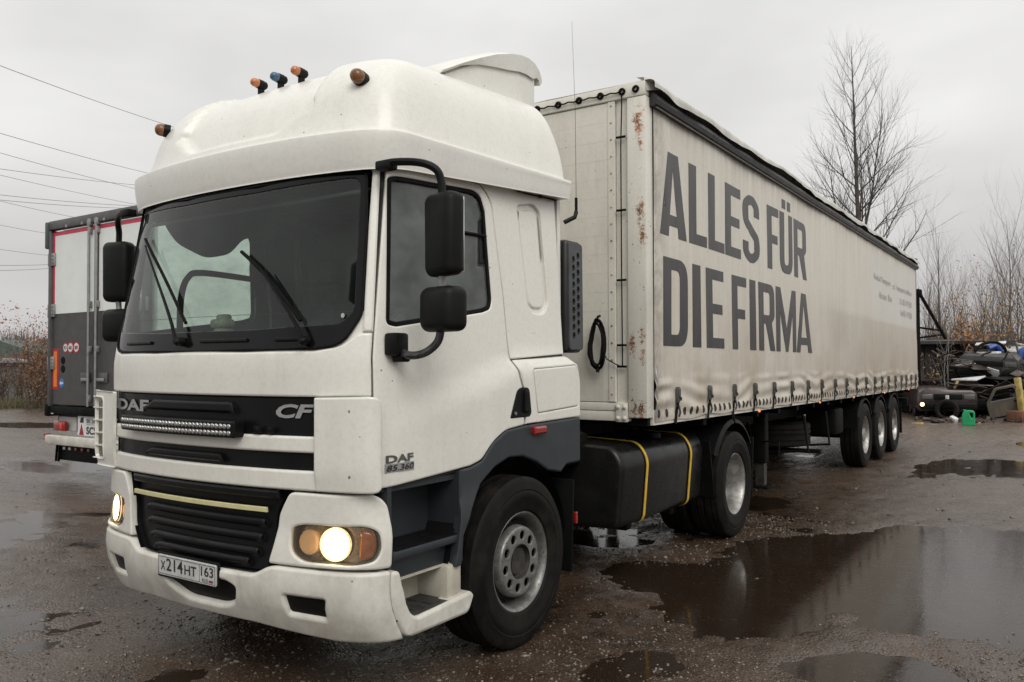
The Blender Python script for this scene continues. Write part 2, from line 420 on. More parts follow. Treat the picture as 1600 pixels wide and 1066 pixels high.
def vnoise(x, y, seed=0):
    """smooth value noise on arrays"""
    x = np.asarray(x, float); y = np.asarray(y, float)
    xi, yi = np.floor(x).astype(np.int64), np.floor(y).astype(np.int64); fx, fy = x-xi, y-yi
    fx = fx*fx*(3-2*fx); fy = fy*fy*(3-2*fy)
    def h(a, b):
        n = (a*374761393+b*668265263+seed*974634777) & 0xffffffff
        n = ((n ^ (n >> 13))*1274126177) & 0xffffffff; return ((n ^ (n >> 16)) & 0xffff)/65535.0
    return (h(xi, yi)*(1-fx)+h(xi+1, yi)*fx)*(1-fy)+(h(xi, yi+1)*(1-fx)+h(xi+1, yi+1)*fx)*fy
def fbm(x, y, oct=4, seed=0):
    s = 0; a = 1; t = 0
    for i in range(oct): s = s+a*vnoise(x*2**i, y*2**i, seed+i*17); t += a; a *= .5
    return s/t
def copy_tree(o, parent=None, link=True):
    c = o.copy(); COL.objects.link(c)
    if parent is not None: c.parent = parent
    for ch in list(o.children): copy_tree(ch, c)
    return c
# ------------------------------------------------------------------ ground, puddles, gravel
def axis_pts(c, lo, hi, h0, gr):
    o = [c]; h = h0; x = c
    while x < hi: x += h; h = h if abs(x-c) < 4.5 else h*gr; o.append(min(x, hi))
    h = h0; x = c
    while x > lo: x -= h; h = h if abs(x-c) < 4.5 else h*gr; o.insert(0, max(x, lo))
    return np.array(sorted(set(o)))
PUD = [  # x, y, radius x, radius y, angle, depth
    (2.30, 3.25, 1.05, 1.6, -0.25, .040), (3.35, 3.8, 1.4, 2.1, -0.2, .048), (2.05, 1.55, .55, .75, 0.3, .040), (1.15, 2.1, .50, .55, 0, .034),
    (2.75, 10.9, .95, 2.0, -0.25, .040), (0.15, 3.2, .5, .6, 0, .042), (-0.3, 7.4, .55, 1.5, 0, .03), (0.9, 5.9, .35, .5, .2, .028),
    (-5.6, -0.1, 2.6, 1.25, 0.45, .036), (-2.6, -1.85, 1.5, .60, 0.5, .030), (-10.5, 3.2, 3.2, .9, 0.35, .04), (-0.2, -1.5, .30, .22, 0.3, .022), (-13.5, 7, 3.0, .8, .4, .035),
    (3.9, 15.5, 1.4, 1.3, 0, .03), (-20, 8, 4, 1.1, .4, .04), (1.9, 0.1, .28, .35, 0, .022), (3.1, 0.6, .55, .5, 0, .028)]
WATER = -0.0165
def ground_h(x, y):
    x = np.asarray(x, float); y = np.asarray(y, float)
    h = (fbm(x*.45+3, y*.45, 3, 5)-.5)*.036 + (fbm(x*2.3, y*2.3, 3, 9)-.5)*.030 + (fbm(x*8, y*8, 3, 12)-.5)*.022
    for (cx, cy, rx, ry, a, d) in PUD:
        ca, sa = math.cos(a), math.sin(a); dx, dy = x-cx, y-cy
        q = ((dx*ca+dy*sa)/rx)**2+((-dx*sa+dy*ca)/ry)**2
        q = q*(0.45+1.1*fbm(x*1.9, y*1.9, 4, 31))
        h = h-d*.62*(1-sm(.35, 1.5, q))
    far = sm(14, 60, np.hypot(x, y)); return h*(1-far*.6)
gx = axis_pts(1.2, -900, 900, .045, 1.055); gy = axis_pts(1.0, -60, 1500, .045, 1.055)
GX, GY = np.meshgrid(gx, gy); GZ = ground_h(GX, GY)
nx, ny = len(gx), len(gy)
V = np.stack([GX, GY, GZ], -1).reshape(-1, 3)
ii = (np.arange(ny-1)[:, None]*nx+np.arange(nx-1)[None]).reshape(-1)
F = np.stack([ii, ii+1, ii+nx+1, ii+nx], 1)
me = bpy.data.meshes.new('ground'); me.vertices.add(len(V)); me.vertices.foreach_set('co', V.reshape(-1))
me.loops.add(F.size); me.loops.foreach_set('vertex_index', F.reshape(-1)); me.polygons.add(len(F))
me.polygons.foreach_set('loop_start', np.arange(len(F))*4); me.polygons.foreach_set('loop_total', np.full(len(F), 4)); me.update(); me.shade_smooth()
t = NT('wet_gravel_ground')
big = t.noise(0.35, 5, .6); mid = t.noise(2.6, 6, .65); gr = t.noise(42, 4, .7)
cell = t.voro(55, t.coord(), out='Color'); cd2 = t.voro(55, t.coord()); cell2 = t.voro(22, t.coord())
c = t.mix(t.rng(mid, .35, .68), (0.019, 0.0110, 0.0064), (0.064, 0.041, 0.027))
c = t.mix(t.rng(big, .38, .66), c, (0.076, 0.050, 0.034))
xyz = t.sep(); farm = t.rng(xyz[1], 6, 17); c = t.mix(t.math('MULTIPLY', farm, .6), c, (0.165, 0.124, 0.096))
sc_ = t.node('ShaderNodeSeparateColor'); t.lk(cell, sc_.inputs[0])
stone = t.math('MULTIPLY', t.rng(sc_.outputs[0], .62, .80), t.rng(cd2, .45, .25))
c = t.mix(t.math('MULTIPLY', stone, .75), c, t.mix(sc_.outputs[1], (0.055, 0.05, 0.045), (0.20, 0.18, 0.155)))
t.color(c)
wet = t.rng(xyz[2], WATER+.016, WATER+.001)
t.set(rough=t.math('SUBTRACT', t.math('ADD', t.rng(mid, .3, .7, .15, .38), t.rng(t.noise(7, 4), .3, .7, -.06, .14)), t.math('MULTIPLY', wet, .14)), spec=.5)
hgt = t.math('ADD', t.math('MULTIPLY', gr, .6), t.math('MULTIPLY', cd2, -.7))
t.bump(t.math('ADD', hgt, t.math('MULTIPLY', cell2, -.5)), .45, .014)
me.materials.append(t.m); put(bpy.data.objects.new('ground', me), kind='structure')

# water standing in the hollows
t = NT('puddle_water'); t.color(t.mix(t.rng(t.noise(1.3, 4), .3, .7), (0.025, 0.0165, 0.0115), (0.055, 0.042, 0.032))); t.set(rough=t.rng(t.noise(4, 3), .3, .7, .05, .12), ior=1.33, spec=.6)
rp = t.noise(3.2, 3, .5, t.coord((1, .6, 1))); rp2 = t.noise(26, 3, .55)
b1 = t.bump(rp, .05, .02); nb = t.bump(rp2, .09, .004, b1)
tr_ = t.node('ShaderNodeBsdfTransparent'); tr_.inputs[0].default_value = (.80, .72, .64, 1); gl_ = t.node('ShaderNodeBsdfGlossy'); t.lk(t.rng(t.noise(4, 3), .3, .7, .05, .12), gl_.inputs['Roughness']); t.lk(nb, gl_.inputs['Normal'])
df_ = t.node('ShaderNodeBsdfDiffuse'); df_.inputs[0].default_value = (.040, .027, .019, 1); m_a = t.node('ShaderNodeMixShader'); m_a.inputs[0].default_value = .42; t.lk(tr_.outputs[0], m_a.inputs[1]); t.lk(df_.outputs[0], m_a.inputs[2])
fr_ = t.node('ShaderNodeFresnel'); fr_.inputs['IOR'].default_value = 1.36; t.lk(nb, fr_.inputs['Normal']); m_b = t.node('ShaderNodeMixShader'); t.lk(fr_.outputs[0], m_b.inputs[0]); t.lk(m_a.outputs[0], m_b.inputs[1]); t.lk(gl_.outputs[0], m_b.inputs[2]); t.lk(m_b.outputs[0], t.out.inputs['Surface']); t.n.remove(t.b)
xs = np.linspace(-40, 9, 50); ys = np.linspace(-6, 30, 37)
mb = MB(); mb.add([(-60, -10, WATER), (14, -10, WATER), (14, 24, WATER), (-60, 24, WATER)], [(0, 1, 2, 3)])
mb.build('puddle_water', t.m, angle=None, fix=False, kind='structure')

# loose stones
def stones(name, n, xr, yr, smin, smax, mat, seed, dens_fn=None):
    rg = np.random.default_rng(seed)
    x = rg.uniform(*xr, n); y = rg.uniform(*yr, n)
    keep = np.ones(n, bool)
    if dens_fn is not None: keep = rg.uniform(size=n) < dens_fn(x, y)
    x, y = x[keep], y[keep]; n = len(x); h = ground_h(x, y)
    p = (1+5**.5)/2
    iv = np.array([(-1, p, 0), (1, p, 0), (-1, -p, 0), (1, -p, 0), (0, -1, p), (0, 1, p), (0, -1, -p), (0, 1, -p), (p, 0, -1), (p, 0, 1), (-p, 0, -1), (-p, 0, 1)])/1.9
    fi = np.array([(0, 11, 5), (0, 5, 1), (0, 1, 7), (0, 7, 10), (0, 10, 11), (1, 5, 9), (5, 11, 4), (11, 10, 2), (10, 7, 6), (7, 1, 8), (3, 9, 4), (3, 4, 2), (3, 2, 6), (3, 6, 8), (3, 8, 9), (4, 9, 5), (2, 4, 11), (6, 2, 10), (8, 6, 7), (9, 8, 1)])
    s = smin+(smax-smin)*rg.uniform(size=n)**3; a = rg.uniform(0, 6.28, n)
    v = iv[None]*(1+rg.uniform(-.28, .28, (n, 12, 1)))*s[:, None, None]*np.stack([rg.uniform(.8, 1.5, n), rg.uniform(.6, 1.0, n), rg.uniform(.4, .8, n)], -1)[:, None]
    ca, sa = np.cos(a)[:, None], np.sin(a)[:, None]
    X = v[..., 0]*ca-v[..., 1]*sa+x[:, None]; Y = v[..., 0]*sa+v[..., 1]*ca+y[:, None]; Z = v[..., 2]+h[:, None]+s[:, None]*.12
    V = np.stack([X, Y, Z], -1).reshape(-1, 3); Fc = (fi[None]+np.arange(n)[:, None, None]*12).reshape(-1, 3)
    me = bpy.data.meshes.new(name); me.vertices.add(len(V)); me.vertices.foreach_set('co', V.reshape(-1)); me.loops.add(Fc.size)
    me.loops.foreach_set('vertex_index', Fc.reshape(-1)); me.polygons.add(len(Fc)); me.polygons.foreach_set('loop_start', np.arange(len(Fc))*3)
    me.polygons.foreach_set('loop_total', np.full(len(Fc), 3)); me.update(); me.shade_smooth(); me.materials.append(mat)
    return put(bpy.data.objects.new(name, me), kind='stuff')
t = NT('wet_stone'); vc = t.noise(9, 4, .8); vd = t.voro(16, t.coord(), out='Color'); q = t.node('ShaderNodeSeparateColor'); t.lk(vd, q.inputs[0])
t.color(t.mix(t.rng(q.outputs[0], .1, .95), (0.030, 0.023, 0.018), (0.22, 0.19, 0.155))); t.set(rough=.28); STONE = t.m
dn = lambda x, y: np.clip(sm(.42, .66, fbm(x*1.1, y*1.1, 3, 77))*.9+.12, 0, 1)
o = stones('loose_gravel', 52000, (-4.0, 4.4), (-3.4, 5.2), .0035, .013, STONE, 3, dn)
o['label'] = 'wet brown gravel scattered over the yard around the truck'; o['category'] = 'gravel'
o = stones('scattered_pebbles', 900, (-9, 5), (-3, 16), .010, .026, STONE, 4)
o['label'] = 'larger wet pebbles lying about the muddy yard'; o['category'] = 'pebbles'
# ------------------------------------------------------------------ tractor: the cab surface
_cp = np.array([(-.3, -1.42), (0, -1.43), (.3, -1.42), (.6, -1.39), (.85, -1.34), (1., -1.29), (1.09, -1.235), (1.14, -1.17), (1.16, -1.09), (1.165, -1.0), (1.165, -.5), (1.165, 0.), (1.165, .5), (1.165, 1.)])
_pl = np.array([list(x) for i in range(1, len(_cp)-2) for x in [.5*((2*_cp[i])+(_cp[i+1]-_cp[i-1])*t_+(2*_cp[i-1]-5*_cp[i]+4*_cp[i+1]-_cp[i+2])*t_*t_+(3*_cp[i]-_cp[i-1]-3*_cp[i+1]+_cp[i+2])*t_**3) for t_ in np.linspace(0, 1, 24, endpoint=False)]])
_s = np.concatenate([[0], np.cumsum(np.hypot(*np.diff(_pl, axis=0).T))])
U0 = 2.377      # on the flanks u = y + U0
def plan(u):
    a = np.abs(u); x = np.interp(a, _s, _pl[:, 0]); y = np.interp(a, _s, _pl[:, 1])
    y = np.where(a > _s[-1], _pl[-1, 1]+a-_s[-1], y); x = np.where(a > _s[-1], 1.165, x); return x, y
def cab(u, z):
    u = np.asarray(u, float); z = np.asarray(z, float)+0*u; x, y = plan(u)
    dy = np.interp(z, [.3, .36, .42, .52, .62, .78, .9, 1.1, 1.75, 1.85, 2.75, 3.2], [.15, .08, .045, .0, -.015, .0, .01, 0, 0, .015, .17, .26])
    y2 = y+dy*np.clip((.5-y)/1.4, 0, 1)
    zs = np.interp(y, [-1.2, -.9, .1, .8], [1.36, 1.44, 1.68, 1.70]); sh = np.interp(y, [-1.2, -.9, .2, .8], [.008, .026, .062, .066])
    low = 1.165+.03*(1-sm(.85, 1.05, z)); hi = np.interp(z, [1.4, 1.7, 2.95], [1.175, 1.175, 1.115])
    w = low*(1-sm(0, .11, z-zs))+(hi-sh)*sm(0, .11, z-zs)
    return np.stack([np.sign(u)*x*w/1.165, y2, z], -1)

truck = empty('tractor_truck', (0, 0, 0), label='cream white cab-over tractor truck with lit headlamps and tall roof fairing, parked on wet gravel', cat='truck')
T_ = truck
# --- front face
WS = [(-1.06, 2.745, .06), (-.8, 2.725, 0), (-.33, 2.708, 0), (.33, 2.708, 0), (.8, 2.725, 0), (1.06, 2.75, .06), (1.087, 2.45, 0), (1.104, 1.98, .03), (1.02, 1.83, .14), (.86, 1.81, 0), (.4, 1.807, 0), (-.4, 1.807, 0), (-.86, 1.81, 0), (-1.02, 1.83, .14), (-1.104, 1.98, .03), (-1.087, 2.45, 0)]
WSo = fillet(WS, 0.02)
GL = fillet([(-1.03, 2.70, .06), (-.33, 2.672, 0), (.33, 2.672, 0), (1.03, 2.70, .06), (1.062, 2.0, .06), (1.0, 1.935, .05), (.4, 1.915, 0), (-.4, 1.915, 0), (-1.0, 1.935, .05), (-1.062, 2.0, .06)], .02)
patch(cab, WSo, [GL], off=-.004, thick=.012, edge=.004, step=.1).build('windscreen_surround', simple('glossy_black_band', (.005, .005, .0055), .14, var=.1, spec=.2), T_)
patch(cab, GL, off=-.008, thick=.003, edge=0, step=.1).build('windscreen', WGLASS, T_, angle=60)
patch(cab, [(-1.168, 1.77), (1.168, 1.77), (1.165, 2.0), (-1.165, 2.0)], [GL], off=-.0135, thick=.01, edge=0, step=.08).build('scuttle_panel', WHITE, T_)
# wiper scuttle vents and seal lip
sc = MB()
for a, b in ((-.78, -.45), (.05, .42), (.62, .8)):
    patch(cab, rect(a, 1.85, b, 1.868), off=.010, thick=.012, edge=.004, step=.1, mb=sc)
sc.build('scuttle_vent', BLACKP, T_)
def cab_path(us, zs, off): 
    p, n = fnn(cab, np.array(us, float), np.array(zs, float)); return [tuple(x) for x in p+n*off]
MB().tube(cab_path([x for x, z in WSo]+[WSo[0][0]], [z for x, z in WSo]+[WSo[0][1]], .0), .007, 6, closed=False).build('windscreen_seal', RUBBER, T_)
# under-shell so that panel gaps read black
def win_hole(s): return mir(fillet([(1.165, 2.71), (1.97, 2.765), (2.075, 2.745), (2.215, 2.11), (2.18, 2.045), (1.25, 1.915), (1.22, 1.98)], .05), s)
sh = MB()
patch(cab, rect(-1.18, 1.10, 1.18, 1.80), off=-.03, thick=.01, edge=0, step=.12, mb=sh)
sh.build('front_bulkhead', BLACKP, T_)
for s in (1, -1):
    out = [(1.10, 1.08), (1.9, 1.13), (2.15, 1.24), (2.30, 1.31), (3.20, 1.355), (3.20, 1.70), (3.09, 1.78), (3.07, 2.88), (1.12, 2.82)]
    patch(cab, mir(out, s), [win_hole(s)], off=-.022, thick=.02, edge=0, step=.12).build('inner_side_panel', DARKIN, T_)
# front white panels
FP = [(-1.16, 1.565), (-1.16, 1.885), (-1.12, 1.90), (-1.104, 1.975), (-1.02, 1.822), (-.86, 1.80), (-.4, 1.797), (.4, 1.797), (.86, 1.80), (1.02, 1.822), (1.106, 1.965), (1.115, 1.90), (1.16, 1.885), (1.16, 1.565)]
FP = fillet([(-1.168, 1.568), (-1.165, 1.885), (-1.112, 1.885), (-1.085, 1.875, .03), (-1.01, 1.818, .08), (-.86, 1.797), (-.4, 1.795), (.4, 1.795), (.86, 1.797), (1.01, 1.818, .08), (1.085, 1.875, .03), (1.112, 1.885), (1.165, 1.885), (1.168, 1.568)], .012)
patch(cab, FP, off=.004, thick=.03, edge=.007, step=.07).build('front_panel', WHITE, T_, angle=50)
for s in (1, -1):
    PL = [(1.115, 1.893), (1.168, 1.893), (1.155, 2.2), (1.128, 2.82), (1.07, 2.82), (1.045, 2.77), (1.075, 2.755), (1.092, 2.73), (1.097, 2.45), (1.114, 1.98)]
    patch(cab, mir(PL, s), off=.002, thick=.03, edge=.008, step=.06).build('pillar', WHITE, T_, angle=50)
# grille bars
GB = dict(a=1.365, b=1.287, c=1.193, d=1.105)
patch(cab, fillet([(-.955, 1.562), (-.90, 1.19), (.86, 1.19), (.89, 1.562)], .02), off=-.012, thick=.02, edge=.004, step=.1).build('grille_panel', GRILLE, T_)
for z0, z1 in ((1.287, 1.368), (1.098, 1.196)):
    patch(cab, fillet(rect(-.95, z0, .90, z1), .01), off=.012, thick=.04, edge=.008, step=.06).build('grille_bar', WHITE, T_, angle=60)
for (a, b, z0, z1) in ((-.42, .32, 1.475, 1.535), (-.42, .24, 1.215, 1.262)):   # moulded vanes behind the bars
    patch(cab, fillet([(a-.08, z0), (a+.04, z1), (b, z1), (b+.05, z0)], .01), off=.012, thick=.03, edge=.012, step=.06).build('grille_vane', GRILLE, T_, angle=60)
text_on(cab, 'DAF', -.915, 1.458, .46, .068, SILVER, 'lettering', T_, off=-.004, bold=.035)
text_on(cab, 'CF', .632, 1.458, .235, .072, SILVER, 'lettering', T_, off=-.004, bold=.035, shear=.25)
# LED light bar with its lenses
lb = empty('light_bar', parent=T_)
patch(cab, fillet(rect(-.64, 1.352, .425, 1.438), .012), off=.075, thick=.06, edge=.008, step=.06).build('lamp_housing', BLACKP, lb)
rf = simple('led_reflector', (0.45, 0.45, 0.43), .2, .8, var=.5, nscale=90)
k = 0
for i in range(34):
    for z in (1.376, 1.411):
        u = -.61+i*.0302
        patch(cab, circ(u, z, .0135, 8), off=.082 if i % 2 else .083, thick=.006, edge=.004, step=.1).build('led_lens', rf, lb, angle=60)
MB().box((.52, -1.395, 1.395), (.05, .05, .035), bev=.006).build('light_bar_bracket', BLACKP, T_)
MB().box((.61, -1.39, 1.395), (.03, .04, .03), bev=.006).build('light_bar_bracket', BLACKP, T_)
# corner air deflectors (they stand proud of the cab sides)
_dp = np.array(catmull([(.885, -1.358), (.94, -1.345), (1.02, -1.325), (1.10, -1.30), (1.160, -1.275), (1.190, -1.243), (1.195, -1.205)], 10))
_ds = np.concatenate([[0], np.cumsum(np.hypot(*np.diff(_dp, axis=0).T))])
for s in (1, -1):
    if s < 0:
        _dp = np.array(catmull([(.885, -1.358), (.98, -1.347), (1.08, -1.332), (1.16, -1.312), (1.212, -1.285), (1.232, -1.25), (1.225, -1.21)], 10)); _ds = np.concatenate([[0], np.cumsum(np.hypot(*np.diff(_dp, axis=0).T))])
    df = lambda u, z, s=s, _dp=_dp, _ds=_ds: np.stack([s*np.interp(u, _ds, _dp[:, 0]), np.interp(u, _ds, _dp[:, 1])+.05*sm(.10, .0, np.asarray(z)-1.10)*.3, np.asarray(z)+0*u], -1)
    L = _ds[-1]
    patch(df, fillet([(0, 1.565), (L-.002, 1.572, .06), (L-.002, 1.098, .06), (0, 1.098)], .01), [fillet(rect(.145, 1.14, .315, 1.53), .03)] if s < 0 else [], off=.006*s, thick=.022*s, edge=.007, step=.05).build('corner_deflector', WHITE, T_, angle=50)
    for z in (1.14, 1.22, 1.30, 1.38, 1.46, 1.53):
        MB().box((s*(1.128 if s > 0 else 1.14), -1.215 if s > 0 else -1.27, z), (.06 if s > 0 else .16, .09 if s > 0 else .075, .007)).build('deflector_rib', WHITE, T_)
    for z in (1.50, 1.18):
        p = df(np.array(.20), np.array(z)); MB().lathe([(0, .009), (-.006, .008), (-.007, 0)], tuple(p), 'y', 10).build('screw', STEEL, T_)
# lower grille
LG = fillet([(-.655, 1.095, .03), (.705, 1.095, .03), (.63, .97), (.575, .70, .05), (.50, .668, .04), (-.47, .668, .06), (-.58, .80)], .02)
patch(cab, LG, off=-.03, thick=.02, edge=.006, step=.08).build('lower_grille', GRILLE, T_)
patch(cab, LG, [inset(LG, .035)], off=.002, thick=.05, edge=.010, step=.05).build('grille_surround', GRILLE, T_)
patch(cab, [(-.62, 1.045), (.66, 1.045), (.655, 1.090), (-.63, 1.090)], off=.01, thick=.04, edge=.012, step=.07).build('grille_vane', GRILLE, T_)
for i, (z0, a, b) in enumerate(((.905, -.50, .56), (.83, -.48, .54), (.755, -.44, .52), (.70, -.38, .46))):
    patch(cab, fillet([(a, z0-.012), (a+.06, z0+.034), (b-.03, z0+.034), (b, z0-.012)], .01), off=.0, thick=.025, edge=.016, step=.07).build('grille_vane', GRILLE, T_, angle=60)
patch(cab, rect(-.60, .975, .577, 1.000), off=.014, thick=.012, edge=.002, step=.07).build('reflective_stripe', STRIPE, T_)
# headlamp panels and lamps
for s in (1, -1):
    lamp = fillet([(.722, .905), (.80, .925), (1.12, .925), (1.175, .90), (1.19, .82), (1.165, .765), (1.06, .745), (.80, .752), (.728, .79)], .05)
    hp = fillet([(.735, 1.088, .03), (1.19, 1.082, .04), (1.245, 1.03, .05), (1.25, .722, .02), (.59, .722, .02), (.60, .76), (.66, .97)], .02)
    patch(cab, mir(hp, s), [mir(inset(ccw(lamp), -.006), s)], off=.016, thick=.07, edge=.008, step=.05).build('headlamp_panel', WHITE, T_, angle=50)
    hl = empty('headlamp', parent=T_)
    patch(cab, mir(inset(ccw(lamp), -.02), s), off=-.055, thick=.01, edge=0, step=.08).build('lamp_bowl', simple('lamp_bowl_brown', (.50, .40, .27), .25, .7, var=.3, nscale=20), hl)
    patch(cab, mir(inset(ccw(lamp), -.012), s), [mir(inset(ccw(lamp), .002), s)], off=-.012, thick=.04, edge=.003, step=.05).build('lamp_seal', simple('lamp_seal_grey', (.12, .11, .095), .5), hl)
    p, n = fnn(cab, np.array(s*.958), np.array(.838))
    n = Vector(n); c = Vector(p)-n*.030
    def disc(r, d, c=c, n=n):
        u, w = frame(n); return [tuple(c+n*d+u*(r*math.cos(a))+w*(r*math.sin(a))) for a in np.linspace(0, 2*math.pi, 24, endpoint=False)]
    MB().loft([disc(.083, .020), disc(.082, .0), disc(.05, -.022)], cap=False).build('reflector', CHROME, hl)
    MB().loft([disc(.070, -.006), disc(.084, .004), disc(.084, .009)], cap=True).build('low_beam_halo', LITW, hl, label='added glow halo around the low beam')  # extra emissive disc paints the lamp's halo behind the bulb
    MB().loft([disc(.072, .012), disc(.062, .022), disc(.02, .028)], cap=True).build('bulb', LIT, hl, label='bright lit low beam')
    patch(cab, mir(fillet([(1.085, .912), (1.16, .90), (1.178, .82), (1.15, .77), (1.085, .762)], .03), s), off=-.012, thick=.03, edge=.01, step=.05).build('turn_signal', AMBER, hl)
    patch(cab, mir(circ(.80, .838, .060, 14, .062), s), off=-.02, thick=.03, edge=.012, step=.05).build('high_beam', LITH, hl)
    patch(cab, mir(ccw(lamp), s), off=.004, thick=.002, edge=0, step=.06).build('lens_cover', LGLASS, hl, angle=60)
    # small black bracket above the panel
    patch(cab, mir(rect(.735, 1.083, .90, 1.10), s), off=-.01, thick=.02, edge=0, step=.1).build('gap_filler', BLACKP, T_)
# bumper
BP = fillet([(-1.25, .705, .02), (-.60, .712, .05), (-.50, .655, .06), (.50, .655, .06), (.60, .712, .05), (1.25, .705, .02), (1.25, .345, .03), (.9, .345), (.44, .385), (-.44, .385), (-.9, .345), (-1.25, .345, .03)], .03)
slot = [fillet(mir([(.69, .575), (.925, .572), (.91, .47), (.70, .480)], s), .012) for s in (1, -1)]
rec = fillet([(-.225, .60), (-.20, .52, .04), (-.06, .455, .05), (.25, .455, .06), (.355, .50, .04), (.37, .575, .02), (.30, .60)], .02)
bump = patch(cab, BP, slot+[rec], off=.018, thick=.09, edge=.014, step=.05).build('bumper', BUMPW, T_, angle=55)
for sl in slot: patch(cab, inset(ccw(sl), -.004), off=-.006, thick=.01, edge=0, step=.1).build('fog_lamp_blank', BLACKP, bump)
patch(cab, inset(ccw(rec), -.004), off=-.02, thick=.01, edge=0, step=.1).build('step_recess', BLACKP, bump)
MB().tube([(-.15, -1.36, .485), (.20, -1.36, .485)], .012, 8).build('towing_bar', CHASSIS, bump)
# number plate
pf = plane_fn((-.255, -1.462, .561), (1, 0, 0), (0, -.02, 1))
pl = patch(pf, fillet(rect(0, 0, .515, .112), .01), off=.003, thick=.01, edge=.002, step=.2).build('number_plate', PLATE, T_)
MB().box((.0025, -1.452, .617), (.545, .012, .14), bev=.005).build('plate_frame', BLACKP, T_)
for a, b, c_, d in ((.006, .008, .509, .010), (.006, .102, .509, .104), (.006, .008, .008, .104), (.507, .008, .509, .104), (.375, .008, .377, .104)):
    patch(pf, rect(a, b, c_, d), off=.0045, thick=.001, edge=0, step=.5).build('plate_line', INK, pl)
text_on(pf, 'X', .028, .030, .042, .050, INK, 'character', pl, off=.005, bold=.01)
text_on(pf, '214', .080, .030, .150, .068, INK, 'character', pl, off=.005, bold=.01)
text_on(pf, 'HT', .245, .030, .105, .052, INK, 'character', pl, off=.005, bold=.01)
text_on(pf, '163', .390, .044, .105, .052, INK, 'character', pl, off=.005, bold=.01)
text_on(pf, 'RUS', .400, .014, .050, .018, INK, 'character', pl, off=.005)
for k_, mcol in enumerate((PLATE, simple('flag_blue', (.03, .06, .3), .4), simple('flag_red', (.4, .02, .02), .4))):
    patch(pf, rect(.458, .028-k_*.006, .492, .034-k_*.006), off=.005, thick=.001, edge=0, step=.5).build('flag_band', mcol, pl)
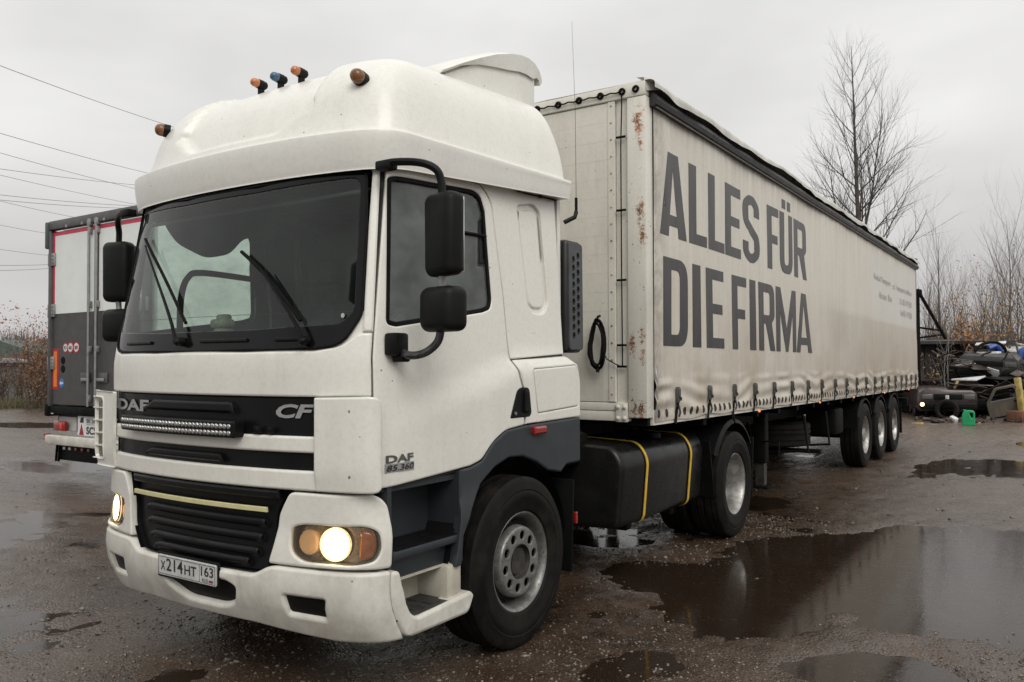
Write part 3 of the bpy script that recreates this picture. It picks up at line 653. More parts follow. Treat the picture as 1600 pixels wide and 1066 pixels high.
# --- doors and flanks
for s in (1, -1):
    near = s == 1
    D = fillet([(1.186, 1.110, .02), (1.207, 1.110), (1.936, 1.150), (2.041, 1.172, .03), (2.158, 1.268, .05), (2.292, 1.328, .05), (2.493, 1.345, .01), (2.505, 1.52), (2.44, 1.66, .05), (2.395, 1.78, .04), (2.335, 2.16), (2.19, 2.72, .08), (2.06, 2.805, .05), (1.67, 2.815), (1.16, 2.79, .03)], .0)
    D[0:0] = []
    WH = fillet([(1.170, 2.70, .03), (1.215, 2.713), (1.97, 2.762, .04), (2.062, 2.742, .06), (2.12, 2.65), (2.208, 2.11, .03), (2.19, 2.055, .04), (2.105, 2.032), (1.305, 1.921), (1.235, 1.93, .05)], .01)
    dr = patch(cab, mir(D, s), [mir(WH, s)], off=.004, thick=.03, edge=.006, step=.06).build('door', WHITE, T_, angle=50)
    patch(cab, mir(WH, s), [mir(inset(ccw(WH), .026), s)], off=.000, thick=.02, edge=.004, step=.06).build('window_seal', RUBBER, dr)
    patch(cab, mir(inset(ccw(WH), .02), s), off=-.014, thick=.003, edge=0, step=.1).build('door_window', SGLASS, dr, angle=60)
    for (a, b) in (((1.79, 2.49), (2.14, 2.50)), )[:1 if near else 0]:
        MB().tube(cab_path([s*a[0], s*b[0]], [a[1], b[1]], -.006), .010, 6).build('window_divider', RUBBER, dr)
    hd = patch(cab, mir(fillet([(2.335, 1.392), (2.555, 1.392, .025), (2.575, 1.415), (2.552, 1.575, .03), (2.455, 1.58, .03), (2.41, 1.56, .02)], .015), s), off=.010, thick=.02, edge=.006, step=.06).build('door_handle', BLACKP, dr)
    patch(cab, mir(fillet([(2.47, 1.42), (2.54, 1.42), (2.53, 1.56), (2.48, 1.56)], .02), s), off=.028, thick=.02, edge=.008, step=.05).build('handle_grip', BLACKP, dr, angle=50)
    p = cab(np.array(s*2.385), np.array(1.42)); MB().lathe([(0, .012), (.006*s, .011), (.007*s, 0)], (float(p[0])+.01*s, float(p[1]), float(p[2])), 'x', 12).build('lock_barrel', STEEL, dr)
    if near:
        patch(cab, rect(1.237, 1.186, 1.439, 1.228), off=.009, thick=.004, edge=0, step=.2).build('badge_plate', simple('badge_grey', (.30, .30, .30), .4, .2), dr)
        text_on(cab, 'DAF', 1.241, 1.232, .193, .040, simple('badge_lettering', (.10, .10, .10), .4, .3), 'lettering', dr, off=.009, bold=.035)
        text_on(cab, '85.360', 1.243, 1.192, .190, .031, INK, 'lettering', dr, off=.0125, bold=.012, shear=.2)
    # rear quarter: upper panel with recess, lower panel with locker lid
    upr = fillet([(2.51, 1.775), (3.082, 1.795), (3.060, 2.878, .03), (2.20, 2.83), (2.215, 2.76), (2.352, 2.16), (2.405, 1.80)], .012)
    upr = fillet([(2.412, 1.758, .0), (3.085, 1.792, .0), (3.062, 2.880, .04), (1.20, 2.835, 0), (1.20, 2.803, 0), (1.67, 2.825, 0), (2.065, 2.815, .05), (2.203, 2.725, .08), (2.348, 2.16, 0)], 0)
    rec2 = fillet([(2.535, 2.75, .04), (2.775, 2.790, .05), (2.868, 2.745, .05), (2.915, 2.12, .05), (2.855, 2.055, .04), (2.715, 2.05, .05), (2.645, 2.10, .05)], .0)
    patch(cab, mir(upr, s), [mir(ccw(rec2), s)], off=.002, thick=.03, edge=.005, step=.07).build('rear_side_panel', WHITE, T_, angle=50)
    patch(cab, mir(inset(ccw(rec2), -.012), s), off=-.020, thick=.01, edge=0, step=.08).build('pressed_recess', WHITE, T_)
    patch(cab, mir(inset(ccw(rec2), .035), s), off=-.008, thick=.015, edge=.012, step=.06).build('pressed_recess', WHITE, T_, angle=60)
    lid = fillet([(2.605, 1.692), (3.160, 1.715), (3.182, 1.428), (2.655, 1.405)], .02)
    low = fillet([(2.515, 1.347, 0), (3.208, 1.357, .01), (3.212, 1.585, .03), (3.185, 1.70, .04), (3.09, 1.775, .03), (2.425, 1.748, .0), (2.46, 1.66, .04), (2.525, 1.52, .03)], 0)
    patch(cab, mir(low, s), [mir(ccw(lid), s)], off=.005, thick=.03, edge=.006, step=.06).build('lower_side_panel', WHITE, T_, angle=50)
    patch(cab, mir(inset(ccw(lid), .004), s), off=.008, thick=.02, edge=.006, step=.06).build('locker_lid', WHITE, T_, angle=50)
    patch(cab, mir(fillet(rect(2.572, 1.276, 2.716, 1.326), .01), s), off=.040, thick=.045, edge=.012, step=.05).build('side_marker_lamp', REDL, T_)
    # grey skirt and arch
    arc = [(2.377+.60*math.cos(a)*1.03, .52+.655*math.sin(a)) for a in np.linspace(R(11), R(168), 26)]
    SK = [(3.208, 1.050), (3.208, 1.349), (2.505, 1.338), (2.30, 1.322), (2.165, 1.262), (2.05, 1.164), (1.94, 1.140), (1.86, 1.135), (1.855, .62), (1.70, .62)]
    sk = [(3.208, 1.045), (3.208, 1.350), (2.505, 1.338), (2.30, 1.322), (2.165, 1.262), (2.05, 1.164), (1.94, 1.140), (1.84, 1.132), (1.80, .80), (1.775, .61), (1.83, .61)]
    arcp = [(2.377+r_*math.cos(a), .52+q_*math.sin(a)) for a, r_, q_ in [(R(155), .60, .60), (R(140), .60, .61), (R(125), .60, .63), (R(110), .58, .635), (R(95), .58, .64), (R(80), .60, .64), (R(65), .62, .64), (R(52), .66, .645), (R(42), .76, .72)]]
    patch(cab, mir([(1.84, 1.134), (1.80, .80), (1.775, .615), (1.825, .615)]+arcp+[(3.02, 1.045), (3.208, 1.045), (3.208, 1.350), (2.505, 1.338), (2.30, 1.322), (2.165, 1.262), (2.05, 1.164), (1.94, 1.140)], s), off=.004, thick=.05, edge=.008, step=.06).build('wheel_arch_skirt', GREYP, T_, angle=50)
    # steps: grey box with tread, white bottom step
    st = MB()
    X = lambda a, b: s*(a+b)/2
    st.box((s*.93, -.82, .90), (.04, .58, .48)); st.box((s*1.05, -.545, .88), (.25, .03, .50)); st.box((s*1.04, -1.10, .90), (.22, .03, .42)); st.box((s*1.04, -.82, 1.10), (.20, .56, .03))
    st.box((s*1.055, -.82, .765), (.255, .57, .045), bev=.01); st.box((s*1.02, -.82, .68), (.20, .56, .12), bev=.01)
    stp = st.build('step_box', GREYP, T_)
    tr = MB()
    for i in range(22):
        for j in range(5): tr.box((s*(.985+j*.045), -1.07+i*.0235, .7895), (.012, .008, .005))
    tr.box((s*1.06, -.82, .789), (.235, .52, .003)); tr.build('step_tread', BLACKP, stp)
    ws_ = MB()
    ws_.box((s*.94, -.80, .52), (.05, .56, .22), bev=.015); ws_.box((s*1.05, -.60, .53), (.25, .13, .20), bev=.02)
    ws_.box((s*1.065, -.80, .405), (.25, .56, .075), bev=.02); ws_.box((s*1.03, -.81, .625), (.20, .54, .012))
    w1 = ws_.build('bottom_step', STEPW, T_)
    patch(cab, mir(fillet([(1.253, .345, .04), (1.253, .700, .05), (1.30, .695, .05), (1.335, .60, .04), (1.35, .46, .05), (1.38, .435, .02), (1.86, .462, .02), (1.885, .43), (1.80, .345, .05)], .02), s), off=.018, thick=.08, edge=.015, step=.05).build('step_skirt', BUMPW, T_, angle=50)
    tr = MB(); tr.box((s*1.085, -.88, .447), (.22, .44, .008), bev=.002)
    for i in range(3):
        for j in range(2): tr.box((s*(1.03+j*.10), -1.01+i*.13, .4525), (.07, .085, .004))
    tr.build('step_tread', simple('step_tread_plate', (.045, .045, .043), .5, .4, var=.4, nscale=20), w1)
# weather strip along the fairing foot with its clips, cable
for s in (1, -1):
    us = np.linspace(1.17, 3.05, 24); MB().tube(cab_path(s*us, 2.815+.018*(us-1.17)+.004*np.sin(us*9), .022), .006, 6).build('roof_cable', RUBBER, T_)
    for u in (1.26, 1.30, 1.55, 1.60, 2.2, 2.55, 2.85):
        p = cab(np.array(s*u), np.array(2.815+.018*(u-1.17))); MB().box((float(p[0])+s*.02, float(p[1]), float(p[2])+.004), (.02, .05 if u < 1.7 else .03, .022), bev=.004).build('cable_clip', BLACKP, T_)
# rear wall, roof and floor of the cab
MB().box((0, .735, 2.05), (2.12, .04, 1.65)).build('rear_wall', WHITE, T_)
MB().box((0, -.15, 2.86), (2.06, 1.80, .03)).build('cab_roof', DARKIN, T_)
MB().box((0, -.2, 1.30), (2.2, 1.9, .06)).build('cab_floor', DARKIN, T_)
MB().box((0, .45, 2.1), (2.08, .03, 1.5)).build('bunk_curtain', DARKIN, T_)
# --- interior
MB().box((0, -.93, 1.70), (2.06, .42, .22), bev=.05).box((.55, -.80, 1.83), (.62, .30, .10), bev=.04).build('dashboard', DARKIN, T_)
def seat(x):
    s_ = empty('seat', parent=T_)
    MB().box((x, -.28, 1.62), (.50, .50, .16), bev=.05).build('seat_cushion', SEATM, s_)
    MB().box((x, .02, 1.98), (.48, .14, .66), rot=(R(-10), 0, 0), bev=.05).build('backrest', SEATM, s_)
    MB().box((x, .09, 2.40), (.27, .09, .18), rot=(R(-8), 0, 0), bev=.04).build('headrest', SEATM, s_)
seat(.56); seat(-.60)
sw = MB(); c0 = Vector((.56, -.66, 1.93)); ax = Vector((0, -.62, .78)).normalized(); u_, w_ = frame(ax)
sw.tube([c0+u_*(.225*math.cos(a))+w_*(.225*math.sin(a)) for a in np.linspace(0, 2*math.pi, 32, endpoint=False)], .014, 8, closed=True)
for a in (0.3, 2.4, 4.2): sw.tube([c0, c0+u_*(.22*math.cos(a))+w_*(.22*math.sin(a))], .012, 6)
sw.tube([c0, c0-ax*.3], .025, 8); sw.build('steering_wheel', BLACKP, T_)
# dark arch of the far door frame and sun visor seen through the windscreen
MB().tube(catmull([(-1.05, -.80, 1.86), (-1.05, -.80, 2.00), (-1.05, -.79, 2.20), (-1.05, -.74, 2.33), (-1.05, -.62, 2.375), (-1.05, -.12, 2.36)], 5), .022, 8).build('inner_door_frame', RUBBER, T_)
MB().box((0, -1.02, 2.66), (1.9, .20, .02), rot=(R(20), 0, 0), bev=.008).build('sun_visor', simple('visor_grey', (.10, .105, .10), .7), T_)
rv = MB(); rv.prism(fillet([(-.62, .12), (-.52, 0), (-.30, -.075), (-.12, -.03), (.0, .10), (.28, .12), (.28, .32), (-.62, .32)], .06, 5), (-.88, -.42, 2.53), (0, 1, 0), (0, 0, 1), (.02, 0, 0)); rv.build('overhead_shade', simple('shade_grey', (.11, .12, .11), .6), T_)
it = MB()
it.box((-.185, -1.10, 1.975), (.16, .08, .055), bev=.024, seg=3).box((-.17, -1.10, 2.01), (.09, .06, .04), bev=.018, seg=3).box((-.185, -1.09, 1.91), (.12, .08, .08), bev=.02)
o = it.build('dashboard_charm', simple('pale_green_charm', (.42, .46, .33), .6, var=.5, nscale=40), None)
o['label'] = 'pale knobbly trinket lying on the dashboard behind the windscreen'; o['category'] = 'trinket'
p = cab(np.array(1.01), np.array(1.975)); MB().lathe([(0, .012), (-.002, .012), (-.002, 0)], (float(p[0]), float(p[1])-.005, float(p[2])), 'y', 14).build('round_sticker', PLATE, T_)

# --- wipers
for (u0, z0, u1, z1, e0, e1, f0, f1) in ((.82, 1.85, .50, 2.22, 0, 0, 0, 0), (-.118, 1.86, -.67, 2.45, 0, 0, 0, 0)):
    w = empty('wiper', parent=T_)
    L_ = 10; us = np.linspace(u0, u1, L_); zs_ = z0+(z1-z0)*np.linspace(0, 1, L_)**(.85)
    MB().tube(cab_path(us, zs_, .045), [.011-.006*i/L_ for i in range(L_)], 6).build('wiper_arm', BLACKP, w)
    b0, b1 = ((.775, 1.95), (.30, 2.34)) if u0 > 0 else ((-.09, 1.96), (-.775, 2.51))
    MB().tube(cab_path(np.linspace(b0[0], b1[0], 10), np.linspace(b0[1], b1[1], 10)+.03*np.sin(np.linspace(0, 3.14, 10)), .016), .010, 6).build('wiper_blade', RUBBER, w)
    p = cab(np.array(u0), np.array(z0)); MB().lathe([(.0, .026), (-.04, .024), (-.055, .012), (-.055, 0)], (float(p[0]), float(p[1]), float(p[2])), 'y', 14).build('wiper_pivot', BLACKP, w)

# --- roof fairing
LV = [  # half width, front y, z at front, slope of z along y, rear y
    (1.04, -1.10, 2.770, .060, .70), (1.135, -1.255, 2.728, .070, .73), (1.146, -1.272, 2.736, .070, .74), (1.156, -1.288, 2.84, .055, .745), (1.160, -1.290, 2.918, .028, .745), (1.152, -1.280, 2.935, .028, .744), (1.112, -1.232, 2.948, .028, .738), (1.102, -1.218, 2.962, .028, .736),
    (1.095, -1.206, 3.00, .034, .735), (1.072, -1.175, 3.10, .045, .73), (1.035, -1.115, 3.23, .045, .715), (.985, -1.03, 3.345, .05, .695), (.915, -.93, 3.425, .062, .665), (.80, -.80, 3.485, .067, .62), (.62, -.63, 3.525, .070, .55), (.38, -.40, 3.56, .07, .40), (.02, .0, 3.60, .07, .10)]
LVi = np.array(catmull(LV, 8)); lv_t = np.linspace(0, 1, len(LVi))
def fair(u, v):
    u = np.asarray(u, float); v = np.asarray(v, float)+0*u
    W, Fr, Z, S_, B = [np.interp(v, lv_t, LVi[:, i]) for i in range(5)]
    x, y = plan(u); k = (B-Fr)/(.80+1.43); yy = Fr+(y+1.43)*k; xx = x*W/1.165
    # softer corner in plan for the upper levels
    z = Z+S_*(yy-Fr)*np.where(v > .4, 1, 1)
    # recessed middle of the brow between two raised shoulders
    ax_ = np.abs(xx); zc = z
    lim = .60+.10*sm(3.20, 3.03, zc)-.02*sm(3.3, 3.5, zc)
    m = sm(.0, .038, lim-ax_)*sm(0, .038, zc-2.995-.14*sm(.36, .66, ax_))*sm(-.15, -.55, yy)
    yy = yy+m*.066; z = z-m*.012*sm(3.2, 3.45, zc)
    sh_ = sm(.45, .75, ax_)*sm(3.05, 3.2, zc)*(1-sm(-.6, .1, yy))*(1-sm(3.42, 3.55, zc)); yy = yy-.014*sh_; 
    return np.stack([np.sign(u)*xx, yy, z], -1)
UM = 2.377+.80
ug = np.concatenate([-np.linspace(UM, 1.35, 28), np.linspace(-1.32, 1.32, 150), np.linspace(1.35, UM, 28)])
vg = np.linspace(0, 1, 110); UG, VG = np.meshgrid(ug, vg); P = fair(UG.ravel(), VG.ravel()); nu = len(ug)
F = [(j*nu+i, j*nu+i+1, (j+1)*nu+i+1, (j+1)*nu+i) for j in range(len(vg)-1) for i in range(nu-1)]
V = [tuple(p) for p in P]
for j in range(len(vg)-1): F.append((j*nu, (j+1)*nu, (j+1)*nu+nu-1, j*nu+nu-1))
fm = MB(); fm.add(V, F); fa = fm.build('roof_fairing', FWHITE, T_, angle=60, fix=False)
# rear adjustable deflector on the fairing
rg = []
prof = [(-.30, 0, 3.56), (-.25, 0, 3.585), (-.08, 0, 3.672), (.10, 0, 3.757), (.28, 0, 3.835), (.46, 0, 3.893), (.58, 0, 3.92), (.68, 0, 3.928), (.76, 0, 3.912), (.81, 0, 3.88), (.84, 0, 3.84), (.85, 0, 3.80)]
for y, zb, zt in prof:
    W = .86; r_ = []
    for k in range(21):
        a = -1+2*k/20; drop = (abs(a)**16)*.035
        r_.append((a*W, y, zt-float(drop)))
    for k in range(21):
        a = 1-2*k/20; r_.append((a*W*.985, y-.01, zt-.035-.095*float(sm(-.1, .5, y))*float(1-sm(.74, .86, y))-float((abs(a)**16)*.02)))
    rg.append(r_)
MB().loft(rg).build('roof_deflector', FWHITE, fa, angle=50)
m = MB(); m.loft([[(-.83*q_, y, zb), (.83*q_, y, zb), (.83*q_, y, zt-.03), (.80*q_, y, zt), (-.80*q_, y, zt), (-.83*q_, y, zt-.03)] for y, zb, zt, q_ in ((-.24, 3.45, 3.55, .99), (.1, 3.5, 3.72, 1), (.46, 3.5, 3.857, 1.0), (.66, 3.5, 3.89, 1.0), (.79, 3.5, 3.85, 1.0))]); m.build('deflector_base', FWHITE, fa)
# marker lamps on the fairing
def bullet(name, base, d, m, r=.040, L=.045, parent=None):
    e = empty(name, parent=parent); base = Vector(base); d = Vector(d).normalized(); u, w = frame(d)
    ring = lambda h, q: [tuple(base+d*h+u*(q*math.cos(a))+w*(q*math.sin(a))) for a in np.linspace(0, 2*math.pi, 18, endpoint=False)]
    MB().loft([ring(-.02, r*1.06), ring(.018, r*1.06), ring(.022, r*.9)]).build('lamp_base', BLACKP, e)
    MB().loft([ring(.018, r*.95), ring(.022, r), ring(.03+L*.35, r*.97), ring(.03+L*.7, r*.80), ring(.03+L*.92, r*.45), ring(.03+L, r*.1)]).build('lamp_lens', m, e, angle=70)
BROWNL = simple('brown_amber_lens', (.20, .085, .03), .25, var=.5, nscale=40)
bullet('marker_lamp', (.875, -1.02, 3.262), (.25, -1, .1), BROWNL, parent=fa); bullet('marker_lamp', (-.875, -1.02, 3.262), (-.55, -1, .1), BROWNL, parent=fa)
for x, m in ((-.185, AMBER), (0, BLUEL), (.185, AMBER)):
    MB().box((x, -.82, 3.455), (.022, .035, .075)).build('lamp_bracket', BLACKP, fa)
    bullet('marker_lamp', (x, -.83, 3.490), (0, -1, .05), m, .028, .038, fa); 
    MB().lathe([(0, .027), (.03, .026), (.04, .018), (.04, 0)], (x, -.82, 3.490), 'y', 14).build('lamp_back', BLACKP, fa)

# --- mirrors
def mirror(s):
    e = empty('mirror', parent=T_)
    def hous(cx, cy, cz, w, h, d, rz, tp=.0):
        m = MB(); m.box((0, 0, 0), (w, d, h), bev=.045, seg=4); M_ = Euler((0, 0, rz)).to_matrix(); V2 = []
        for v in m.V:
            v = Vector(v); k = 1-tp*(.5-v.z/h) if tp else 1; v.x *= k
            if v.y < 0: v.y *= 1-.25*abs(v.z/h*2)**3-.25*abs(v.x/w*2)**3
            V2.append(M_ @ v+Vector((cx, cy, cz)))
        m.V = V2; return m
    rz = -s*R(14)
    hous(s*1.435, -1.02, 2.372, .225, .415, .135, rz, .06).build('mirror_housing', MIRRORP, e, angle=60)
    hous(s*1.420, -1.01, 2.002, .245, .225, .165, rz, .0).build('wide_angle_housing', MIRRORP, e, angle=60)
    n = Vector((math.sin(rz)*-1, math.cos(rz), 0)); 
    for cz, w, h, cx in ((2.372, .185, .37, 1.435), (2.002, .20, .185, 1.42)):
        m = MB(); m.box((0, 0, 0), (w, .006, h), bev=.002); M_ = Euler((0, 0, rz)).to_matrix(); m.V = [M_ @ Vector(v)+Vector((s*cx, -1.012, cz))+n*.054 for v in m.V]; m.build('mirror_glass', CHROME, e)
        # moulding line of the shell
    MB().tube(catmull([(s*1.11, -1.12, 2.735), (s*1.19, -1.13, 2.745), (s*1.33, -1.08, 2.735), (s*1.405, -1.04, 2.70), (s*1.425, -1.02, 2.64), (s*1.43, -1.02, 2.56)], 5), .020, 8).build('mirror_arm', BLACKP, e)
    MB().box((s*1.15, -1.12, 2.735), (.10, .07, .05), bev=.012).build('arm_bracket', BLACKP, e)
    MB().tube(catmull([(s*1.17, -1.07, 1.815), (s*1.26, -1.08, 1.775), (s*1.34, -1.05, 1.785), (s*1.40, -1.02, 1.84), (s*1.415, -1.01, 1.92)], 5), .021, 10).build('mirror_arm', simple('worn_arm', (.05, .05, .05), .35, .5, var=.6, nscale=30), e)
    MB().tube([(s*1.425, -1.015, 2.09), (s*1.43, -1.02, 2.19)], .019, 10).build('mirror_arm', STEEL, e)
    MB().box((s*1.19, -1.09, 1.83), (.085, .10, .115), bev=.015).box((s*1.20, -1.065, 1.765), (.07, .07, .05), bev=.012).build('arm_bracket', BLACKP, e)
mirror(1); mirror(-1)
# antenna
MB().tube([(1.07, .80, 2.72), (1.12, .86, 2.76), (1.12, .88, 2.80)], .016, 8).build('antenna_mount', BLACKP, T_)
an = MB().tube([(1.12, .88, 2.79), (1.12, .88, 2.90)], .011, 8).build('antenna', BLACKP, T_)
MB().tube([(1.12, .88, 2.90), (1.118, .88, 3.5), (1.10, .87, 4.17)], [.0019, .0014, .0008], 5).build('whip', BLACKP, an)
# air intake snorkel behind the cab
ai = empty('air_intake', parent=T_)
AIN = simple('intake_black', (.016, .016, .017), .4, var=.3)
m = MB(); m.box((.95, .90, 2.20), (.28, .22, .80), bev=.03, seg=3); m.build('intake_body', AIN, ai, angle=50)
af = plane_fn((1.171, .85, 1.77), (-.10, .19, -.01), (0, .0, 1))
hs_ = []
af = plane_fn((1.092, .805, 1.82), (0, 1, 0), (-.005, .0, 1))
plate = fillet(rect(.0, .0, .195, .76), .03)
for j in range(10):
    for i in range(2):
        hs_.append(circ(.065+i*.066, .10+j*.060+(i*.030), .023, 6, .026))
patch(af, plate, hs_, off=.012, thick=.02, edge=.003, step=.05).build('intake_grille', simple('intake_grille_grey', (.045, .047, .05), .38, var=.3), ai)
# --- chassis
ch = MB()
for s in (1, -1): ch.box((s*.40, 2.05, .88), (.08, 6.3, .27))
for y in (.9, 1.6, 2.6, 3.4, 4.4, 5.1): ch.box((0, y, .86), (.80, .12, .18))
ch.build('chassis_frame', CHASSIS, T_)
ch = MB(); ch.box((0, 4.0, 1.12), (.9, .95, .10), bev=.04).box((0, 3.75, 1.03), (.8, .3, .12)).box((0, 2.2, 1.02), (.9, 1.5, .04)).build('fifth_wheel', CHASSIS, T_)
ch = MB(); ch.tube([(-.9, 0, .50), (.9, 0, .50)], .06, 10).box((0, -.2, .80), (.7, 1.0, .6), bev=.1).tube([(-1.0, 3.85, .52), (1.0, 3.85, .52)], .09, 12)
ch.lathe([(-.22, .12), (-.12, .23), (.12, .23), (.22, .12)], (0, 3.85, .52), 'y', 16); ch.build('axle', CHASSIS, T_)
ch = MB(); ch.box((0, 1.0, 1.55), (1.5, .25, .7)).box((.3, 1.25, 1.05), (1.0, .8, .25), bev=.05).box((-.9, 2.3, .75), (.5, 1.6, .5), bev=.06).build('engine_cover', CHASSIS, T_)
# cab back wall lower plastic and inner arches
for s in (1, -1):
    a = np.linspace(R(8), R(176), 22)
    m = MB(); V = []; F = []
    for k, x_ in enumerate((.72, 1.155)):
        V += [(s*x_, .0+.645*math.cos(t_), .52+.645*math.sin(t_)) for t_ in a]
    n_ = len(a); F = [(i, i+1, n_+i+1, n_+i) for i in range(n_-1)]
    m.add(V, F); m.build('wheel_arch_liner', BLACKP, T_, fix=False)
    MB().box((s*1.0, .70, .62), (.36, .02, .62), rot=(R(-3), 0, 0), bev=.006).build('mud_flap', RUBBER, T_)
    patch(cab, mir(fillet(rect(3.095, .63, 3.12, .71), .006), s), off=-.0, thick=.02, edge=.004, step=.1).build('side_reflector', REDL, T_)
    MB().box((s*.90, -.40, .85), (.40, .03, .55)).build('arch_front_wall', BLACKP, T_)
# fuel tank with straps
prof_ = fillet([(.52, .43), (1.155, .43), (1.165, 1.00), (1.10, 1.055), (.52, 1.10)], .055, 5)
prof_ = fillet([(.52, .42, .05), (1.12, .44, .07), (1.165, .95, .10), (1.08, 1.075, .10), (.52, 1.10, .04)], .05, 6)
rg = []
for y, k in ((1.50, .90), (1.512, .965), (1.55, 1.0), (2.3, 1.0), (3.15, 1.0), (3.19, .97), (3.205, .90)):
    c_ = (.84, .76); rg.append([(c_[0]+(p[0]-c_[0])*k, y, c_[1]+(p[1]-c_[1])*k) for p in prof_])
tk = MB().loft(rg).build('fuel_tank', TANK, T_, angle=50)
def strap_ring(y, w, off, m, nm, par):
    P_ = [p for p in prof_]; c_ = (.84, .76); q = np.array(inset(np.array(ccw(P_)), -off)); n_ = len(q)
    V = []; F = []
    for yy in (y-w/2, y+w/2): V += [(a, yy, b) for a, b in q]
    V2 = inset(np.array(ccw(P_)), .004)
    F = [(i, (i+1) % n_, n_+(i+1) % n_, n_+i) for i in range(n_)]
    b_ = len(V)
    for yy in (y-w/2, y+w/2): V += [(a, yy, b) for a, b in V2]
    F += [(i, (i+1) % n_, b_+(i+1) % n_, b_+i) for i in range(n_)]+[(n_+i, n_+(i+1) % n_, b_+n_+(i+1) % n_, b_+n_+i) for i in range(n_)]
    MB().add(V, F).build(nm, m, par)
for y in (1.93, 2.86):
    strap_ring(y, .052, .006, BLACKP, 'strap_backing', tk); strap_ring(y+.004, .036, .010, YEL, 'yellow_strap', tk)
MB().box((1.02, 2.37, 1.105), (.10, .10, .05), bev=.02).lathe([(0, .055), (.04, .055), (.05, .04), (.05, 0)], (1.03, 2.37, 1.08), 'z', 16).build('filler_cap', BLACKP, tk)
MB().box((.95, 2.82, .40), (.10, .10, .10), bev=.01).box((.95, 1.93, .40), (.10, .10, .08), bev=.01).build('tank_bracket', CHASSIS, tk)
# rear mudguards of the drive axle
for s in (1, -1):
    for (a0, a1) in ((R(35), R(88)), (R(92), R(150))):
        a = np.linspace(a0, a1, 12); V = []; 
        for (x_, r_) in ((.62, .60), (1.21, .60), (1.235, .575), (1.235, .59), (1.215, .62), (.62, .62)):
            V += [(s*x_, 3.85+r_*1.02*math.cos(t_), .54+r_*math.sin(t_)) for t_ in a]
        n_ = len(a); F = [(k*n_+i, k*n_+i+1, ((k+1) % 6)*n_+i+1, ((k+1) % 6)*n_+i) for k in range(6) for i in range(n_-1)]
        MB().add(V, F).build('mudguard', BLACKP, T_)
    m = MB(); m.box((s*.92, 3.27, .72), (.58, .02, .55), rot=(R(12), 0, 0)).build('mud_flap', RUBBER, T_)
    m = MB(); m.box((s*.92, 4.47, .62), (.58, .02, .62), rot=(R(-6), 0, 0)).build('mud_flap', RUBBER, T_)
for s in (1, -1): MB().box((s*.80, 5.20, .80), (.30, .03, .10)).build('tail_lamp', REDL, T_)

# --- wheels
def tyre_prof(w, R_, r_):
    return [(-w*.40, r_), (-w*.50, r_+.03), (-w*.52, (R_+r_)/2), (-w*.49, R_-.045), (-w*.455, R_-.012), (-w*.42, R_), (-w*.25, R_+.003), (-w*.24, R_-.012), (-w*.215, R_-.012), (-w*.205, R_+.004), (-.018, R_+.005), (-.012, R_-.012), (.012, R_-.012), (.018, R_+.005), (w*.205, R_+.004), (w*.215, R_-.012), (w*.24, R_-.012), (w*.25, R_+.003), (w*.42, R_), (w*.455, R_-.012), (w*.475, R_-.03), (w*.49, R_-.045), (w*.515, R_-.075), (w*.505, R_-.082), (w*.52, (R_+r_)/2+.02), (w*.525, (R_+r_)/2-.01), (w*.515, (R_+r_)/2-.018), (w*.50, r_+.035), (w*.485, r_+.022), (w*.40, r_)]
def tyre(name, c, w, R_, parent, s, mat=TYRE):
    m = MB().lathe([(a*s, r) for a, r in tyre_prof(w, R_, .292)], c, 'x', 72)
    return m.build(name, mat, parent, angle=28)
def ring_lathe(name, prof, c, s, mat, parent, n=56, angle=35): return MB().lathe([(a*s, r) for a, r in prof], c, 'x', n).build(name, mat, parent, angle=angle, fix=False)
